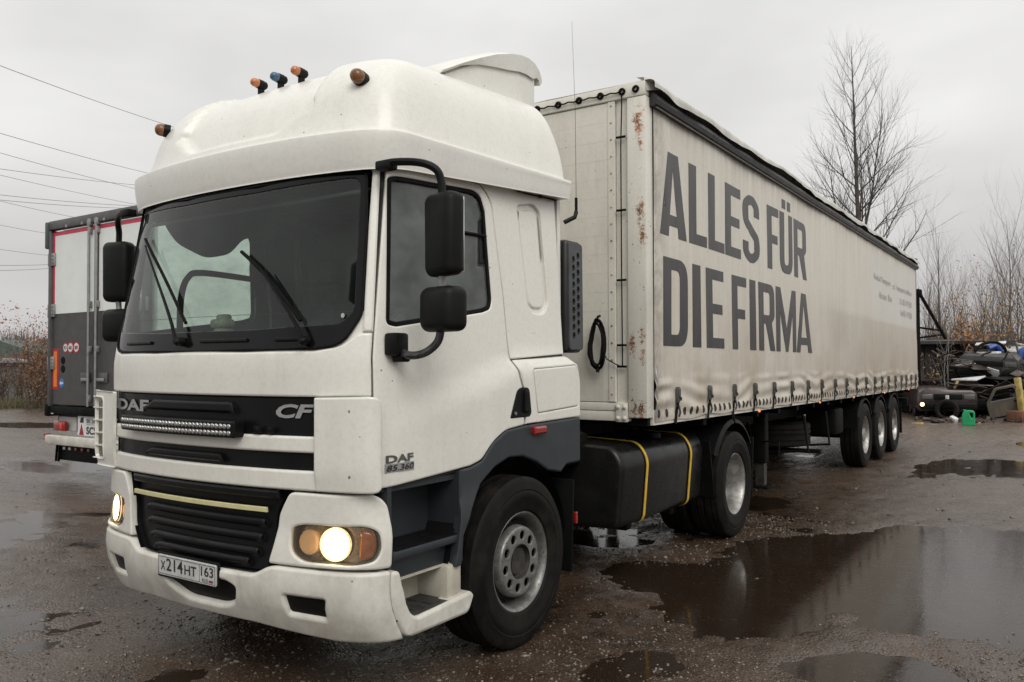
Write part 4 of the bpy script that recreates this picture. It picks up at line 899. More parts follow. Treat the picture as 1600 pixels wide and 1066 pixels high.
def wheel(kind, c, s, parent, face):
    """c = centre of the tyre, face = distance from tyre centre plane to the rim edge"""
    w = empty('wheel', parent=parent)
    tyre('tyre', c, .315, .515, w, s)
    if kind == 'dual':
        c2 = (c[0]-s*.345, c[1], c[2]); tyre('inner_tyre', c2, .315, .515, w, s)
    L = .115
    rimp = [(L, .288), (L+.012, .300), (L+.024, .304), (L+.028, .298), (L+.022, .288), (L+.004, .278), (L-.02, .270), (L-.05, .262)]
    if kind == 'front':
        rp_ = rimp+[(L-.08, .256), (L-.115, .250), (L-.135, .238)]
        ring_lathe('rim', rp_, c, s, RIM, w)
        cx = c[0]+s*(L+.022)
        ring_lathe('rim_skirt', [(-.010, .200), (-.001, .203), (-.004, .209), (-.015, .214), (-.05, .220), (-.10, .228), (-.15, .243)], (cx, c[1], c[2]), s, RIM, w, 72, 60)
        f = lambda u, v: np.stack([cx+s*(.0*np.hypot(u, v)), c[1]+np.asarray(u)*s, c[2]+np.asarray(v)], -1)
        holes = [circ(.158*math.cos(a), .158*math.sin(a), .0275, 14) for a in [2*math.pi*k/10+.15 for k in range(10)]]
        patch(f, circ(0, 0, .204, 64), [circ(0, 0, .103, 36)]+holes, off=0, thick=.010, edge=.004, step=.05).build('wheel_disc', RIM, w, angle=40)
        for k in range(10):
            a = 2*math.pi*k/10+.15; ring_lathe('wheel_nut', [(.0, .016), (.012, .015), (.018, .010), (.018, 0)], (cx-s*.045, c[1]+.158*math.cos(a), c[2]+.158*math.sin(a)), s, HUBM, w, 6, 30)
        ring_lathe('hub', [(.004, .103), (-.03, .098), (-.035, .090), (-.02, .080), (-.02, .03), (-.026, 0)], (cx, c[1], c[2]), s, HUBM, w, 32)
        ring_lathe('brake_drum', [(-.05, .24), (-.05, .09)], (cx, c[1], c[2]), s, CHASSIS, w, 32)
    elif kind == 'dual':
        ring_lathe('rim', rimp+[(L-.10, .255), (L-.16, .250), (L-.20, .235), (L-.21, .225), (L-.205, .14), (L-.19, .135)], c, s, RIMD, w)
        cx = c[0]+s*(L-.20)
        for k in range(10):
            a = 2*math.pi*k/10; ring_lathe('wheel_nut', [(.0, .017), (.03, .016), (.035, .010), (.035, 0)], (cx, c[1]+.168*math.cos(a), c[2]+.168*math.sin(a)), s, HUBM, w, 6, 30)
        ring_lathe('hub', [(-.02, .135), (.07, .125), (.10, .115), (.105, .09), (.11, .0)], (cx, c[1], c[2]), s, HUBM, w, 32)
    else:
        ring_lathe('rim', rimp+[(L-.08, .258), (L-.12, .250), (L-.14, .235), (L-.135, .18), (L-.11, .135)], c, s, RIMD, w)
        cx = c[0]+s*(L-.12)
        for k in range(10):
            a = 2*math.pi*k/10; ring_lathe('wheel_nut', [(.0, .017), (.03, .016), (.035, .010), (.035, 0)], (cx, c[1]+.168*math.cos(a), c[2]+.168*math.sin(a)), s, HUBM, w, 6, 30)
        ring_lathe('hub', [(-.02, .135), (.08, .12), (.13, .11), (.135, .08), (.14, .0)], (cx, c[1], c[2]), s, RIMD, w, 32)
    return w
for s in (1, -1):
    wheel('front', (s*1.055, .0+.03, .515), s, T_, .0)
    wheel('dual', (s*1.09, 3.85, .515), s, T_, .0)
# ------------------------------------------------------------------ curtain-side semi-trailer (local frame: x, distance behind the kingpin, z)
trl = empty('semi_trailer', (0, 2.918, .0664), (R(-.4228), 0, R(-.188)), label='long cream curtain-sided semi-trailer with big black lettering, coupled behind the white tractor', cat='trailer')
HL, Y0, Y1, ZB, ZT = 1.275, -1.2, 12.4, 1.179, 3.885
STR = [-.648, .065, .745, 1.38, 2.04, 2.74, 3.45, 4.16, 4.87, 5.55, 6.27, 6.97, 7.65, 8.3, 8.95, 9.6, 10.25, 10.85, 11.45, 12.0]
def cur(d, z):
    d = np.asarray(d, float); z = np.asarray(z, float)+0*d; d = d+0*z
    x = 1.283+.010*(vnoise(d*3.1, z*.35, 4)-.5)+.024*(fbm(d*.8, z*.6, 3, 8)-.5)
    x = x+.006*np.exp(-((np.mod(d+.3, .62)-.31)/.018)**2)*.5          # vertical welds / folds
    w = sm(1.58, 1.44, z)*sm(1.19, 1.28, z)
    dist = np.min(np.abs(d[..., None]-np.array(STR)), -1); mid = sm(0, .22, dist)
    fold = np.sin(z*40+11*vnoise(d*1.3, z*1.5, 3)+5*vnoise(d*.45, d*0, 33))*(.25+1.2*vnoise(d*2.1, z*5, 6))
    x = x+w*(.011*mid+.0095*fold*(.35+.65*mid)-.004*(1-mid))
    flap = sm(1.30, 1.20, z); x = x+flap*(.008+.008*(vnoise(d*2.3, z*0, 14)-.5))
    return np.stack([x, d, z], -1)
def curb(d): return 1.19-.012*np.sin((np.asarray(d)+.648)/.70*math.pi)**2+.02*(vnoise(d*2.1, d*0, 21)-.5)
dg = np.arange(-1.085, 12.36, .03); tz = np.concatenate([np.linspace(0, .40, 40), np.linspace(.42, 1, 30)])
DG, TG = np.meshgrid(dg, tz); zz = curb(DG)+(np.where(TG < .4, TG/.4*.42, .42+(TG-.4)/.6*(2.55-.42)))*(3.735-curb(DG))/2.55
P = cur(DG.ravel(), zz.ravel()); nd = len(dg)
F = [(j*nd+i, j*nd+i+1, (j+1)*nd+i+1, (j+1)*nd+i) for j in range(len(tz)-1) for i in range(nd-1)]
t = NT('curtain_vinyl'); co = t.coord(); x_, y_, z_ = t.sep(co)
base = (0.66, 0.63, 0.56)
streak = t.noise(2.2, 5, .6, t.coord((1, 5.0, .35))); blot = t.noise(.9, 5, .6); fine = t.noise(22, 4, .7)
c = t.mix(t.rng(streak, .35, .75), base, (0.58, 0.54, 0.46))
lowd = t.math('MULTIPLY', t.rng(z_, 2.7, 1.5), t.rng(blot, .25, .65))
c = t.mix(t.math('MULTIPLY', lowd, .85), c, (0.36, 0.30, 0.225))
backd = t.math('MULTIPLY', t.rng(y_, 4.0, 5.2), t.rng(z_, 2.46, 2.36)); c = t.mix(t.math('MULTIPLY', backd, .38), c, (0.36, 0.31, 0.25))
wpan = t.math('MULTIPLY', t.rng(y_, 7.42, 7.46), t.rng(z_, 2.385, 2.42)); wpan = t.math('MULTIPLY', wpan, t.rng(z_, 3.55, 3.50)); c = t.mix(t.math('MULTIPLY', wpan, .5), c, (0.60, 0.60, 0.585))
fold_ = t.math('ABSOLUTE', t.math('SUBTRACT', t.math('FRACT', t.math('MULTIPLY', y_, 1/.62)), .5)); c = t.mix(t.math('MULTIPLY', t.rng(fold_, .03, .005), .28), c, (0.66, 0.64, 0.58))
c = t.mix(t.math('MULTIPLY', t.rng(fine, .5, .75), .18), c, (0.25, 0.20, 0.14))
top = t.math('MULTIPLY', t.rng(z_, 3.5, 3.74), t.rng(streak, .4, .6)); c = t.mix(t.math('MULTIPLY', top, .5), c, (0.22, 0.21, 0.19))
edge_ = t.math('MULTIPLY', t.rng(y_, -.80, -1.06), t.rng(t.noise(9, 5, .7), .35, .6)); c = t.mix(t.math('MULTIPLY', edge_, .6), c, (0.20, 0.17, 0.14))
t.color(c); t.set(rough=t.rng(blot, .3, .7, .34, .5), spec=.45); t.bump(t.noise(5, 4, .6, t.coord((1, 2.2, .5))), .10, .02)
VINYL = t.m
mesh_obj('side_curtain', P, F, VINYL, trl, 70)
# the curtain of the far side
Pm = P.copy(); Pm[:, 0] *= -1; mesh_obj('side_curtain', Pm, F, VINYL, trl, 70)
# eyelets and tensioner straps
EY = simple('dark_eyelet', (.02, .016, .012), .6)
gone = []
for i in range(len(STR)-1):
    g0, g1 = STR[i], STR[i+1]
    for k in (.22, .40, .58, .80): gone.append(g0+(g1-g0)*k)
gone += [-.86, -1.02]
cnt = 0
em = None
for d in gone:
    f0 = circ(d, 1.242, .030, 10, .036)
    if d < 3.6:
        patch(cur, f0, off=.003, thick=.004, edge=.002, step=.1).build('eyelet', EY, trl, angle=None)
    else:
        em = patch(cur, f0, off=.003, thick=.004, edge=.002, step=.1, mb=em)
em.build('eyelet_row', EY, trl, angle=None, kind='stuff')
for i, d in enumerate(STR):
    e = empty('curtain_buckle', parent=trl); x0 = float(cur(np.array(d), np.array(1.35))[0])+.012
    m = MB(); m.box((x0+.006, d, 1.385), (.022, .050, .130), bev=.006).box((x0+.020, d, 1.40), (.014, .032, .075), bev=.004).box((x0+.022, d+.026, 1.35), (.014, .012, .03))
    m.build('buckle', BUCKLE, e)
    MB().box((x0+.004, d, 1.302), (.006, .044, .075)).box((x0+.002, d-.03, 1.215), (.006, .040, .14), rot=(R(-14), 0, 0)).build('strap', RUBBER, e)
    MB().tube([(x0+.008, d+.012, 1.29), (x0+.014, d+.028, 1.235), (x0+.002, d+.026, 1.20)], .009, 6).build('strap_hook', BUCKLE, e)
# curtain rail / roof edge
rl = MB()
pr = [(1.262, 3.690), (1.305, 3.690), (1.332, 3.705), (1.345, 3.74), (1.332, 3.778), (1.30, 3.80), (1.262, 3.80)]
rl.loft([[(a, y, b) for a, b in pr] for y in (Y0+.06, Y1-.04)]); rl.loft([[(-a, y, b) for a, b in pr] for y in (Y0+.06, Y1-.04)])
rl.build('curtain_track', simple('track_dark_grey', (.018, .018, .018), .38, .0, var=.5, nscale=10, spec=.4), trl)
MB().tube([(1.318, Y0+.10, 3.688), (1.318, Y1-.05, 3.688)], .006, 6).build('track_lip', STEEL, trl)
# roof tarpaulin with a loose edge
def roof(u, v):   # u along, v from +side round the edge
    u = np.asarray(u, float); v = np.asarray(v, float)
    wv = .5+.5*np.sin(u*2.0+3*vnoise(u*.9, u*0, 5)); x = v
    z = 3.895+.0*u-.012*np.sin(u*math.pi/2.2)**2+.016*(fbm(u*2.5, v*2.5, 3, 50)-.5)
    edge_d = sm(1.30, 1.45, np.abs(v)); z = z-edge_d*(.085+.045*(vnoise(u*2.7, u*0, 60)-.5)); x = np.sign(v)*np.minimum(np.abs(v), 1.352+.022*vnoise(u*4.1, u*0, 61))
    return np.stack([x, u, z], -1)
ru = np.arange(Y0-.01, Y1+.02, .06); rv_ = np.concatenate([-np.linspace(1.45, 1.15, 13), np.linspace(-1.1, 1.1, 10), np.linspace(1.15, 1.45, 13)])
A_, B_ = np.meshgrid(ru, rv_); P = roof(A_.ravel(), B_.ravel()); n_ = len(ru)
ROOFM = simple('roof_tarpaulin', (.58, .57, .53), .45, var=.22, nscale=3, bump=.1, bscale=8)
mesh_obj('roof_tarpaulin', P, [(j*n_+i, j*n_+i+1, (j+1)*n_+i+1, (j+1)*n_+i) for j in range(len(rv_)-1) for i in range(n_-1)], ROOFM, trl, 70)
tb = MB()
rg_ = random.Random(5)
for y in (Y0+.75, Y0+2.3, Y0+4.1):
    MB().box((1.300, y, 3.862), (.03, .04, .012), rot=(0, .5, .3), bev=.003).build('tarpaulin_tab', RUBBER, trl)
# loose flap over the front corner
m = MB(); fl = [(1.262, -1.215, 3.905), (1.295, -1.10, 3.91), (1.305, -.85, 3.90), (1.315, -.55, 3.885), (1.325, -.25, 3.865)]
fb_ = [(1.280, -1.20, 3.80), (1.335, -1.05, 3.835), (1.340, -.85, 3.80), (1.350, -.55, 3.835), (1.33, -.25, 3.83)]
fi_ = [(1.20, a[1], a[2]+.01) for a in fl]
m.loft([fi_, fl, fb_], cap=False, closed=False).build('tarpaulin_flap', ROOFM, trl, angle=60, fix=False)
# front bulkhead
fw = plane_fn((0, Y0, 0), (1, 0, 0), (0, 0, 1))
for s in (1, -1):
    pass
pan = [1.335, 1.42, 1.92, 2.36, 2.80, 3.24, 3.765]
patch(fw, rect(-1.04, 1.335, 1.04, 3.766), off=-.03, thick=.02, edge=0, step=.5).build('bulkhead_backing', TWHITE, trl)
zcut = [1.337, 1.915]+[1.915+.1538*i for i in range(1, 13)]
for a, b in zip(zcut[:-1], zcut[1:]):
    patch(fw, rect(-.936, a+.0004, .936, b-.0004), off=-.002, thick=.02, edge=0, step=3.0).build('bulkhead_plank', TWHITE, trl, angle=None)
patch(fw, rect(.938, 1.337, 1.000, 3.765), off=.006, thick=.02, edge=.003, step=.3).build('rivet_strip', TWHITE, trl)
patch(fw, rect(-1.0, 1.337, -.938, 3.765), off=.006, thick=.02, edge=.003, step=.3).build('rivet_strip', TWHITE, trl)
rm = simple('rusty_rivet', (.30, .24, .17), .7, var=.6, nscale=3)
for i in range(18):
    z = 1.40+i*.137; MB().lathe([(0, .009), (-.006, .007), (-.008, 0)], (.968, Y0-.006, z), 'y', 8).build('rivet', rm, trl)
patch(fw, rect(1.002, 1.31, 1.108, 3.765), off=-.02, thick=.01, edge=0, step=.3).build('cable_channel', TWHITE, trl)
for s in (1, -1):
    MB().box((s*1.193, Y0+.055, (1.215+3.765)/2), (.164, .13, 3.765-1.215), bev=.008).build('corner_post', PWHITE, trl)
MB().box((0, Y0+.03, 3.826), (2.55, .09, .118), bev=.015).build('top_rail', TWHITE, trl)
for k, (z0, z1) in enumerate(((1.185, 1.262), (1.266, 1.332))):
    MB().box((0, Y0+.05, (z0+z1)/2), (2.22 if k == 0 else 2.2, .10, z1-z0), bev=.006).build('bottom_rail', TWHITE, trl)
m = MB(); m.box((1.055, Y0-.012, 1.255), (.105, .012, .15), bev=.003); m.build('lug_plate', TWHITE, trl)
for dx in (-.03, .03):
    for dz in (-.045, .045): MB().lathe([(0, .017), (-.014, .015), (-.018, .008), (-.018, 0)], (1.055+dx, Y0-.018, 1.255+dz), 'y', 8).build('bolt', PWHITE, trl)
# grommets and rope along the top
gx_ = [.06, .27, .48, .68, .88, 1.075, 1.195]
for s in (1, -1):
    for x in gx_:
        MB().lathe([(0, .030), (-.012, .030), (-.016, .024), (-.016, .014), (-.004, .012)], (s*x, Y0-.015, 3.822), 'y', 14).build('grommet', RUBBER, trl)
MB().tube([(x, Y0-.036+.008*(i % 2), 3.822-.006*(i % 2)) for i, x in enumerate(np.linspace(-1.075, 1.075, 45))], .006, 6).build('tarpaulin_rope', RUBBER, trl)
# cable down the channel with clips
MB().tube([(1.075, Y0-.03, 3.80), (1.07, Y0-.016, 3.72), (1.058, Y0-.012, 3.4), (1.06, Y0-.012, 2.4), (1.064, Y0-.012, 1.62)], .005, 6).build('lamp_cable', RUBBER, trl)
for z in (3.46, 2.87, 2.31, 1.79, 1.62):
    MB().box((1.058, Y0-.012, z), (.085, .014, .018), bev=.004).build('cable_clip', RUBBER, trl)
# coiled cable hanging on the bulkhead: a thing of its own
cm = MB(); rr = random.Random(3)
for k in range(7):
    a_, b_ = .062+rr.uniform(-.012, .012), .185+rr.uniform(-.02, .02)
    cm.tube([(.868+rr.uniform(-.004, .004)+a_*math.cos(t_)*(1-.15*math.sin(t_)), Y0-.055-.012*k*.5+.01*math.sin(3*t_), 1.80+b_*math.sin(t_)) for t_ in np.linspace(0, 2*math.pi, 26, endpoint=False)], .0085, 6, closed=True)
cm.tube([(.92, Y0-.05, 1.72), (.94, Y0-.04, 1.68), (1.00, Y0-.03, 1.645), (1.055, Y0-.02, 1.62)], .005, 6)
cm.tube([(.868, Y0-.02, 2.03), (.868, Y0-.06, 2.02), (.868, Y0-.075, 1.97)], .010, 6)
cm.tube([(.868, Y0-.06, 1.62), (.868, Y0-.065, 1.575)], .014, 6)
cmat = trl.matrix_basis.copy(); o = cm.build('coiled_cable', RUBBER, None); o.location = trl.location; o.rotation_euler = trl.rotation_euler
o['label'] = 'coil of black cable hung on the white front wall of the trailer'; o['category'] = 'cable'
# big lettering
TT, BB = .165, .095
def stroke(pts, w, h):
    """ribbon with wide verticals and thinner horizontals; pts in 0..1 box units scaled to the centre line"""
    P_ = [np.array(p, float) for p in pts]; Lf, Rt = [], []
    for i, p in enumerate(P_):
        d = P_[min(i+1, len(P_)-1)]-P_[max(i-1, 0)]; d = d/np.linalg.norm(d); n = np.array([-d[1], d[0]])
        q = n*np.array([TT/2, BB/2]); Lf.append(p+q); Rt.append(p-q)
    return [tuple(x) for x in Lf+Rt[::-1]]
def glyph(ch, w, h):
    T, B = TT, BB
    if ch == 'I': return [(rect(0, 0, w, h), [])]
    if ch == 'L': return [([(0, 0), (w, 0), (w, B), (T, B), (T, h), (0, h)], [])]
    if ch == 'E': return [([(0, 0), (w, 0), (w, B), (T, B), (T, h/2-B*.48), (w*.92, h/2-B*.48), (w*.92, h/2+B*.48), (T, h/2+B*.48), (T, h-B), (w, h-B), (w, h), (0, h)], [])]
    if ch == 'F': return [([(0, 0), (T, 0), (T, h/2-B*.6), (w*.90, h/2-B*.6), (w*.90, h/2+B*.4), (T, h/2+B*.4), (T, h-B), (w, h-B), (w, h), (0, h)], [])]
    if ch == 'A':
        t_ = T*1.06; a = w*.5; k = .13*h
        return [([(0, 0), (t_, 0), (t_+(a-t_)*.16*1.05, k), (w-t_-(a-t_)*.16*1.05, k), (w-t_, 0), (w, 0), (a+t_*.62, h), (a-t_*.62, h)], [[(t_+(a-t_)*.30, k+B*.95), (w-t_-(a-t_)*.30, k+B*.95), (a, h*.83)]])]
    if ch == 'D':
        o = fillet([(0, 0, 0), (w, 0, .19), (w, h, .19), (0, h, 0)], 0, 8); i = fillet([(T, B, 0), (w-T, B, .09), (w-T, h-B, .09), (T, h-B, 0)], 0, 6); return [(o, [i])]
    if ch == 'R':
        o = fillet([(0, 0), (T, 0), (T, h*.40), (w*.42, h*.40), (w-T*1.02, 0), (w*1.0, 0), (w*.80, h*.425, .02), (w*.98, h*.50, .12), (w*.98, h, .15), (0, h)], 0, 6)
        i = fillet([(T, h*.40+B), (w*.98-T, h*.40+B, .05), (w*.98-T, h-B, .05), (T, h-B)], 0, 5); return [(o, [i])]
    if ch == 'M':
        a = w/2; q = T*.92
        return [([(0, 0), (q, 0), (q, h*.62), (a-q*.34, 0), (a+q*.34, 0), (w-q, h*.62), (w-q, 0), (w, 0), (w, h), (w-q*1.12, h), (a, h*.36), (q*1.12, h), (0, h)], [])]
    if ch == 'U':
        o = fillet([(0, h), (0, 0, .20), (w, 0, .20), (w, h), (w-T, h), (w-T, B, .10), (T, B, .10), (T, h)], 0, 8); return [(o, [])]
    if ch == 'S':
        a, b = T/2, w-T/2; c_, d_ = B/2, h-B/2; m_ = h/2
        pts = [(b, h*.70), (b, h*.80), (b-.02, d_-.05), (w*.62, d_-.004), (w/2, d_), (w*.38, d_-.004), (a+.02, d_-.05), (a, h*.80), (a, h*.70), (a+.03, h*.60), (w*.42, h*.525), (w*.58, h*.46), (b-.03, h*.385), (b, h*.29), (b, h*.20), (b-.02, c_+.05), (w*.62, c_+.004), (w/2, c_), (w*.38, c_+.004), (a+.02, c_+.05), (a, h*.20), (a, h*.30)]
        return [(stroke(catmull(pts, 3), w, h), [])]
t = NT('graded_black_print'); z2 = t.sep()[2]; f_ = t.noise(3, 5, .6, t.coord((1, 4, .5)))
c = t.mix(t.rng(z2, 1.8, 3.4), (0.010, 0.0095, 0.0095), (0.048, 0.048, 0.048)); c = t.mix(t.math('MULTIPLY', t.rng(f_, .4, .7), .25), c, (0.12, .11, .10))  # ink turns greyer towards the top; streaks are chalky wear
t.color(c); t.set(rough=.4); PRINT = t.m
def word(chars, z0, h):
    for ch, a, b in chars:
        base = 'U' if ch == 'Ü' else ch; hh = h
        g_ = glyph(base, b-a, hh); m = None
        for o_, hl_ in g_:
            m = patch(cur, [(a+x, z0+y) for x, y in ccw(o_)], [[(a+x, z0+y) for x, y in q] for q in hl_], off=.0035, thick=.002, edge=0, step=.05, mb=m)
        if ch == 'Ü':
            for k in (.30, .70): m = patch(cur, rect(a+(b-a)*k-.07, z0+h+.045, a+(b-a)*k+.07, z0+h+.15), off=.0035, thick=.002, edge=0, step=.05, mb=m)
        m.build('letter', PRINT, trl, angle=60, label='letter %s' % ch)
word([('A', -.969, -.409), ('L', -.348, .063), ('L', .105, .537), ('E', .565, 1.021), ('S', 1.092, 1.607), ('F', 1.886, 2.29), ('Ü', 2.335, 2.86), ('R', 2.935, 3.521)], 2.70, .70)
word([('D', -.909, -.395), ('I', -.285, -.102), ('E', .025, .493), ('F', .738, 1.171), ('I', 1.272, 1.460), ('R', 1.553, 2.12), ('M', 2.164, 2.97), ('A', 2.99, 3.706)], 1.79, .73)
GREYINK = simple('faded_grey_print', (.43, .425, .41), .5, var=.3, nscale=9)
for (txt, u, v, w, h) in (('Friedel Transport', 7.75, 3.06, 1.55, .13), ('und', 9.52, 3.06, .22, .12), ('Hannover', 8.20, 2.80, .72, .12), ('Büro', 9.05, 2.80, .35, .12), ('Umzugsservice Messen', 9.95, 3.04, 1.75, .13), ('Tel. 0511 / 47 36 58', 10.25, 2.82, 1.40, .12), ('Fax 0511 / 47 32 80', 10.35, 2.60, 1.35, .12)):
    text_on(cur, txt, u, v, w, h, GREYINK, 'small_lettering', trl, off=.006, bold=.01)
# floor, rear frame, chassis
MB().box((0, 5.6, 1.20), (2.50, 13.5, .10)).build('load_floor', CHASSIS, trl)
MB().box((1.262, 5.6, 1.215), (.03, 13.4, .12)).box((-1.262, 5.6, 1.215), (.03, 13.4, .12)).build('side_rave', TWHITE, trl)
MB().box((0, 12.38, 2.5), (2.5, .05, 2.6)).build('rear_door', TWHITE, trl)
for s in (1, -1): MB().box((s*1.24, 12.36, 2.53), (.08, .10, 2.72), bev=.01).build('rear_post', BLACKP, trl)
MB().box((0, 12.36, 3.84), (2.56, .12, .11), bev=.01).box((1.25, 12.40, 3.86), (.12, .16, .16), bev=.03).build('rear_top_rail', BLACKP, trl)
m = MB()
for s in (1, -1):
    m.box((s*.55, 6.5, 1.02), (.14, 11.6, .28)); m.box((s*.55, .2, 1.10), (.14, 2.6, .12))
for k in range(16): m.box((0, .2+k*.78, 1.12), (2.4, .08, .08))
for k in range(8): m.box((0, 1.8+k*1.4, .95), (1.1, .10, .16))
m.box((0, 12.2, .72), (2.3, .10, .14)).box((.7, 12.15, .95), (.08, .1, .4)).box((-.7, 12.15, .95), (.08, .1, .4)); m.build('trailer_chassis', CHASSIS, trl)
for s in (1, -1):
    lg = empty('landing_leg', parent=trl)
    MB().box((s*.98, 2.55, .82), (.14, .14, .66), bev=.01).build('leg_tube', CHASSIS, lg); MB().box((s*.98, 2.55, .40), (.10, .10, .35)).build('leg_inner', HUBM, lg)
    MB().box((s*.98, 2.55, .22), (.24, .28, .03), bev=.008).build('leg_foot', CHASSIS, lg); MB().tube([(s*1.0, 2.48, .75), (s*1.22, 2.46, .75), (s*1.22, 2.44, .58)], .012, 6).build('leg_crank', CHASSIS, lg)
    MB().tube([(s*.9, 2.6, .55), (s*.6, 3.2, .92)], .02, 6).build('leg_brace', CHASSIS, lg)
# spare wheel cradle
sp_ = empty('spare_wheel', parent=trl); MB().lathe(tyre_prof(.315, .5, .292), (.62, 4.15, .72), 'z', 48).build('tyre', TYRE, sp_, angle=28)
MB().lathe([(.10, .29), (.05, .25), (-.05, .2), (-.05, .0)], (.62, 4.15, .72), 'z', 32).build('rim', HUBM, sp_, fix=False)
MB().box((.62, 4.15, .50), (1.3, .10, .05)).box((.1, 4.15, .72), (.05, .9, .4)).tube([(1.2, 3.6, 1.0), (1.25, 3.6, .55), (.6, 3.6, .50)], .02, 6).tube([(1.2, 4.7, 1.0), (1.25, 4.7, .55), (.6, 4.7, .50)], .02, 6).build('spare_cradle', CHASSIS, sp_)
MB().box((-.75, 4.3, .72), (.7, 1.6, .42), bev=.05).build('pallet_box', CHASSIS, trl)
MB().box((.9, 5.9, .80), (.45, .5, .40), bev=.05).build('tool_box', CHASSIS, trl)
for i in range(3):
    d = 7.25+i*1.3248; zc = .4486+(d)*.00738
    for s in (1, -1):
        wheel('trailer', (s*1.075, d, zc), s, trl, 0)
        a = np.linspace(R(30), R(150), 14); V = []
        for (x_, r_) in ((.82, .58), (1.20, .58), (1.225, .555), (1.225, .575), (1.2, .60), (.82, .60)): V += [(s*x_, d+r_*math.cos(t_), zc+.02+r_*math.sin(t_)) for t_ in a]
        n_ = len(a); MB().add(V, [(k*n_+j, k*n_+j+1, ((k+1) % 6)*n_+j+1, ((k+1) % 6)*n_+j) for k in range(6) for j in range(n_-1)]).build('mudguard', BLACKP, trl)
    MB().tube([(-1, d, zc), (1, d, zc)], .07, 10).box((.55, d-.2, .72), (.14, .6, .3)).box((-.55, d-.2, .72), (.14, .6, .3)).build('trailer_axle', CHASSIS, trl)
for s in (1, -1):
    MB().box((s*1.03, 10.62, .62), (.40, .02, .62), rot=(R(6), 0, 0)).build('mud_flap', RUBBER, trl)
    MB().box((s*1.03, 6.60, .80), (.40, .02, .30)).build('mud_flap', RUBBER, trl)
for d in (1.553, 4.09, 6.12, 8.6, 11.2):
    e = empty('side_marker_lamp', parent=trl)
    MB().box((1.262, d, 1.145), (.03, .10, .04), bev=.008).build('lamp_base', BLACKP, e)
    MB().box((1.280, d, 1.148), (.014, .040, .020), bev=.005).build('lamp_lens', LITO, e)
# reflectors and conspicuity tape omitted on the tail; rear lamps
for s in (1, -1):
    tl_ = MB().box((s*.85, 12.36, .86), (.46, .05, .16), bev=.01).build('tail_lamp', BLACKP, trl); MB().box((s*.85, 12.40, .86), (.40, .03, .12), bev=.01).build('lamp_lens', REDL, tl_)
MB().tube([(1.285, -1.06, 1.22), (1.292, -1.06, 1.52), (1.275, -1.045, 1.60)], .010, 6).build('curtain_tension_rod', STEEL, trl)
# ------------------------------------------------------------------ refrigerated trailer parked on the left, seen from behind (local: x from its left edge, y back, z)
rf_ = empty('refrigerated_trailer', (-9.24, 2.48, 0), label='refrigerated trailer parked on the left, white over grey rear doors with red edging', cat='trailer')
RWH = simple('reefer_white', (.76, .79, .76), .4, var=.06, nscale=2); RGR = simple('reefer_grey', (.060, .056, .054), .5, var=.15, nscale=3)
RED_ = simple('red_edging', (.58, .02, .07), .4, var=.1); RAL = simple('reefer_aluminium', (.30, .30, .30), .42, .6, var=.2, nscale=10); RDK = simple('reefer_frame_grey', (.10, .10, .10), .5, .2, var=.2)
MB().box((1.3, 6.8, 2.55), (2.58, 13.3, 2.86), bev=.02).build('insulated_body', RWH, rf_)
rface = plane_fn((0, 0, 0), (1, 0, 0), (0, 0, 1))
for k, (a, b) in enumerate(((.075, 1.27), (1.33, 2.525))):
    d = patch(rface, fillet(rect(a, 1.10, b, 3.80), .02), off=.02, thick=.10, edge=.01, step=.5).build('rear_door', RGR, rf_)
    patch(rface, rect(a+.055, 2.515, b-.01 if k == 0 else b-.055, 3.735), off=.024, thick=.004, edge=0, step=.6).build('white_panel', RWH, d)
    if k == 0: patch(rface, [(a, 2.515), (a+.05, 2.515), (a+.05, 3.735), (b, 3.735), (b, 3.79), (a, 3.79)], off=.026, thick=.004, edge=0, step=.6).build('red_edging', RED_, d)
    else: patch(rface, [(b, 2.515), (b-.05, 2.515), (b-.05, 3.735), (a, 3.735), (a, 3.79), (b, 3.79)], off=.026, thick=.004, edge=0, step=.6).build('red_edging', RED_, d)
MB().box((1.3, -.01, 3.90), (2.60, .12, .14), bev=.015).build('roof_frame', RDK, rf_)
for x in (.55, 1.0, 1.6, 2.05): MB().box((x, -.075, 3.85), (.05, .012, .04)).build('rain_cap', RAL, rf_)
for x in (.028, 2.572): MB().box((x, .0, 2.45), (.055, .13, 2.75), bev=.012).build('side_post', RDK, rf_)
MB().box((-.02, -.03, 3.75), (.06, .14, .42), bev=.02).build('corner_casting', simple('green_grey_cast', (.06, .08, .075), .5), rf_)
for x0 in (-.02, 2.47):
    for z in (3.37, 2.57, 1.75):
        h = MB().box((x0+.075, -.035, z), (.20, .03, .20), bev=.006).build('door_hinge', RAL, rf_)
        for q in (-.055, 0, .055): MB().lathe([(0, .011), (-.012, .01), (-.012, 0)], (x0+.13, -.05, z+q), 'y', 6).build('bolt', RDK, h)
for x in (1.185, 1.385):
    lbx = empty('lock_bar', parent=rf_)
    MB().tube([(x, -.07, 1.10), (x, -.07, 3.90)], .020, 10).build('bar', RAL, lbx)
    for z in (3.72, 2.62, 1.95, 1.22): MB().box((x, -.05, z), (.07, .05, .10), bev=.01).build('bar_guide', RAL, lbx)
    MB().box((x, -.055, 3.84), (.09, .06, .10), bev=.012).build('bar_head', RAL, lbx); MB().box((x-.10*(1 if x < 1.3 else -1), -.06, 1.50), (.22, .02, .05), bev=.008).build('lock_handle', RAL, lbx)
    MB().box((x-.14*(1 if x < 1.3 else -1), -.035, 1.53), (.24, .015, .15), bev=.006).build('handle_plate', RDK, lbx)
MB().box((1.30, -.02, 2.45), (.05, .03, 2.70)).build('door_seal', RUBBER, rf_)
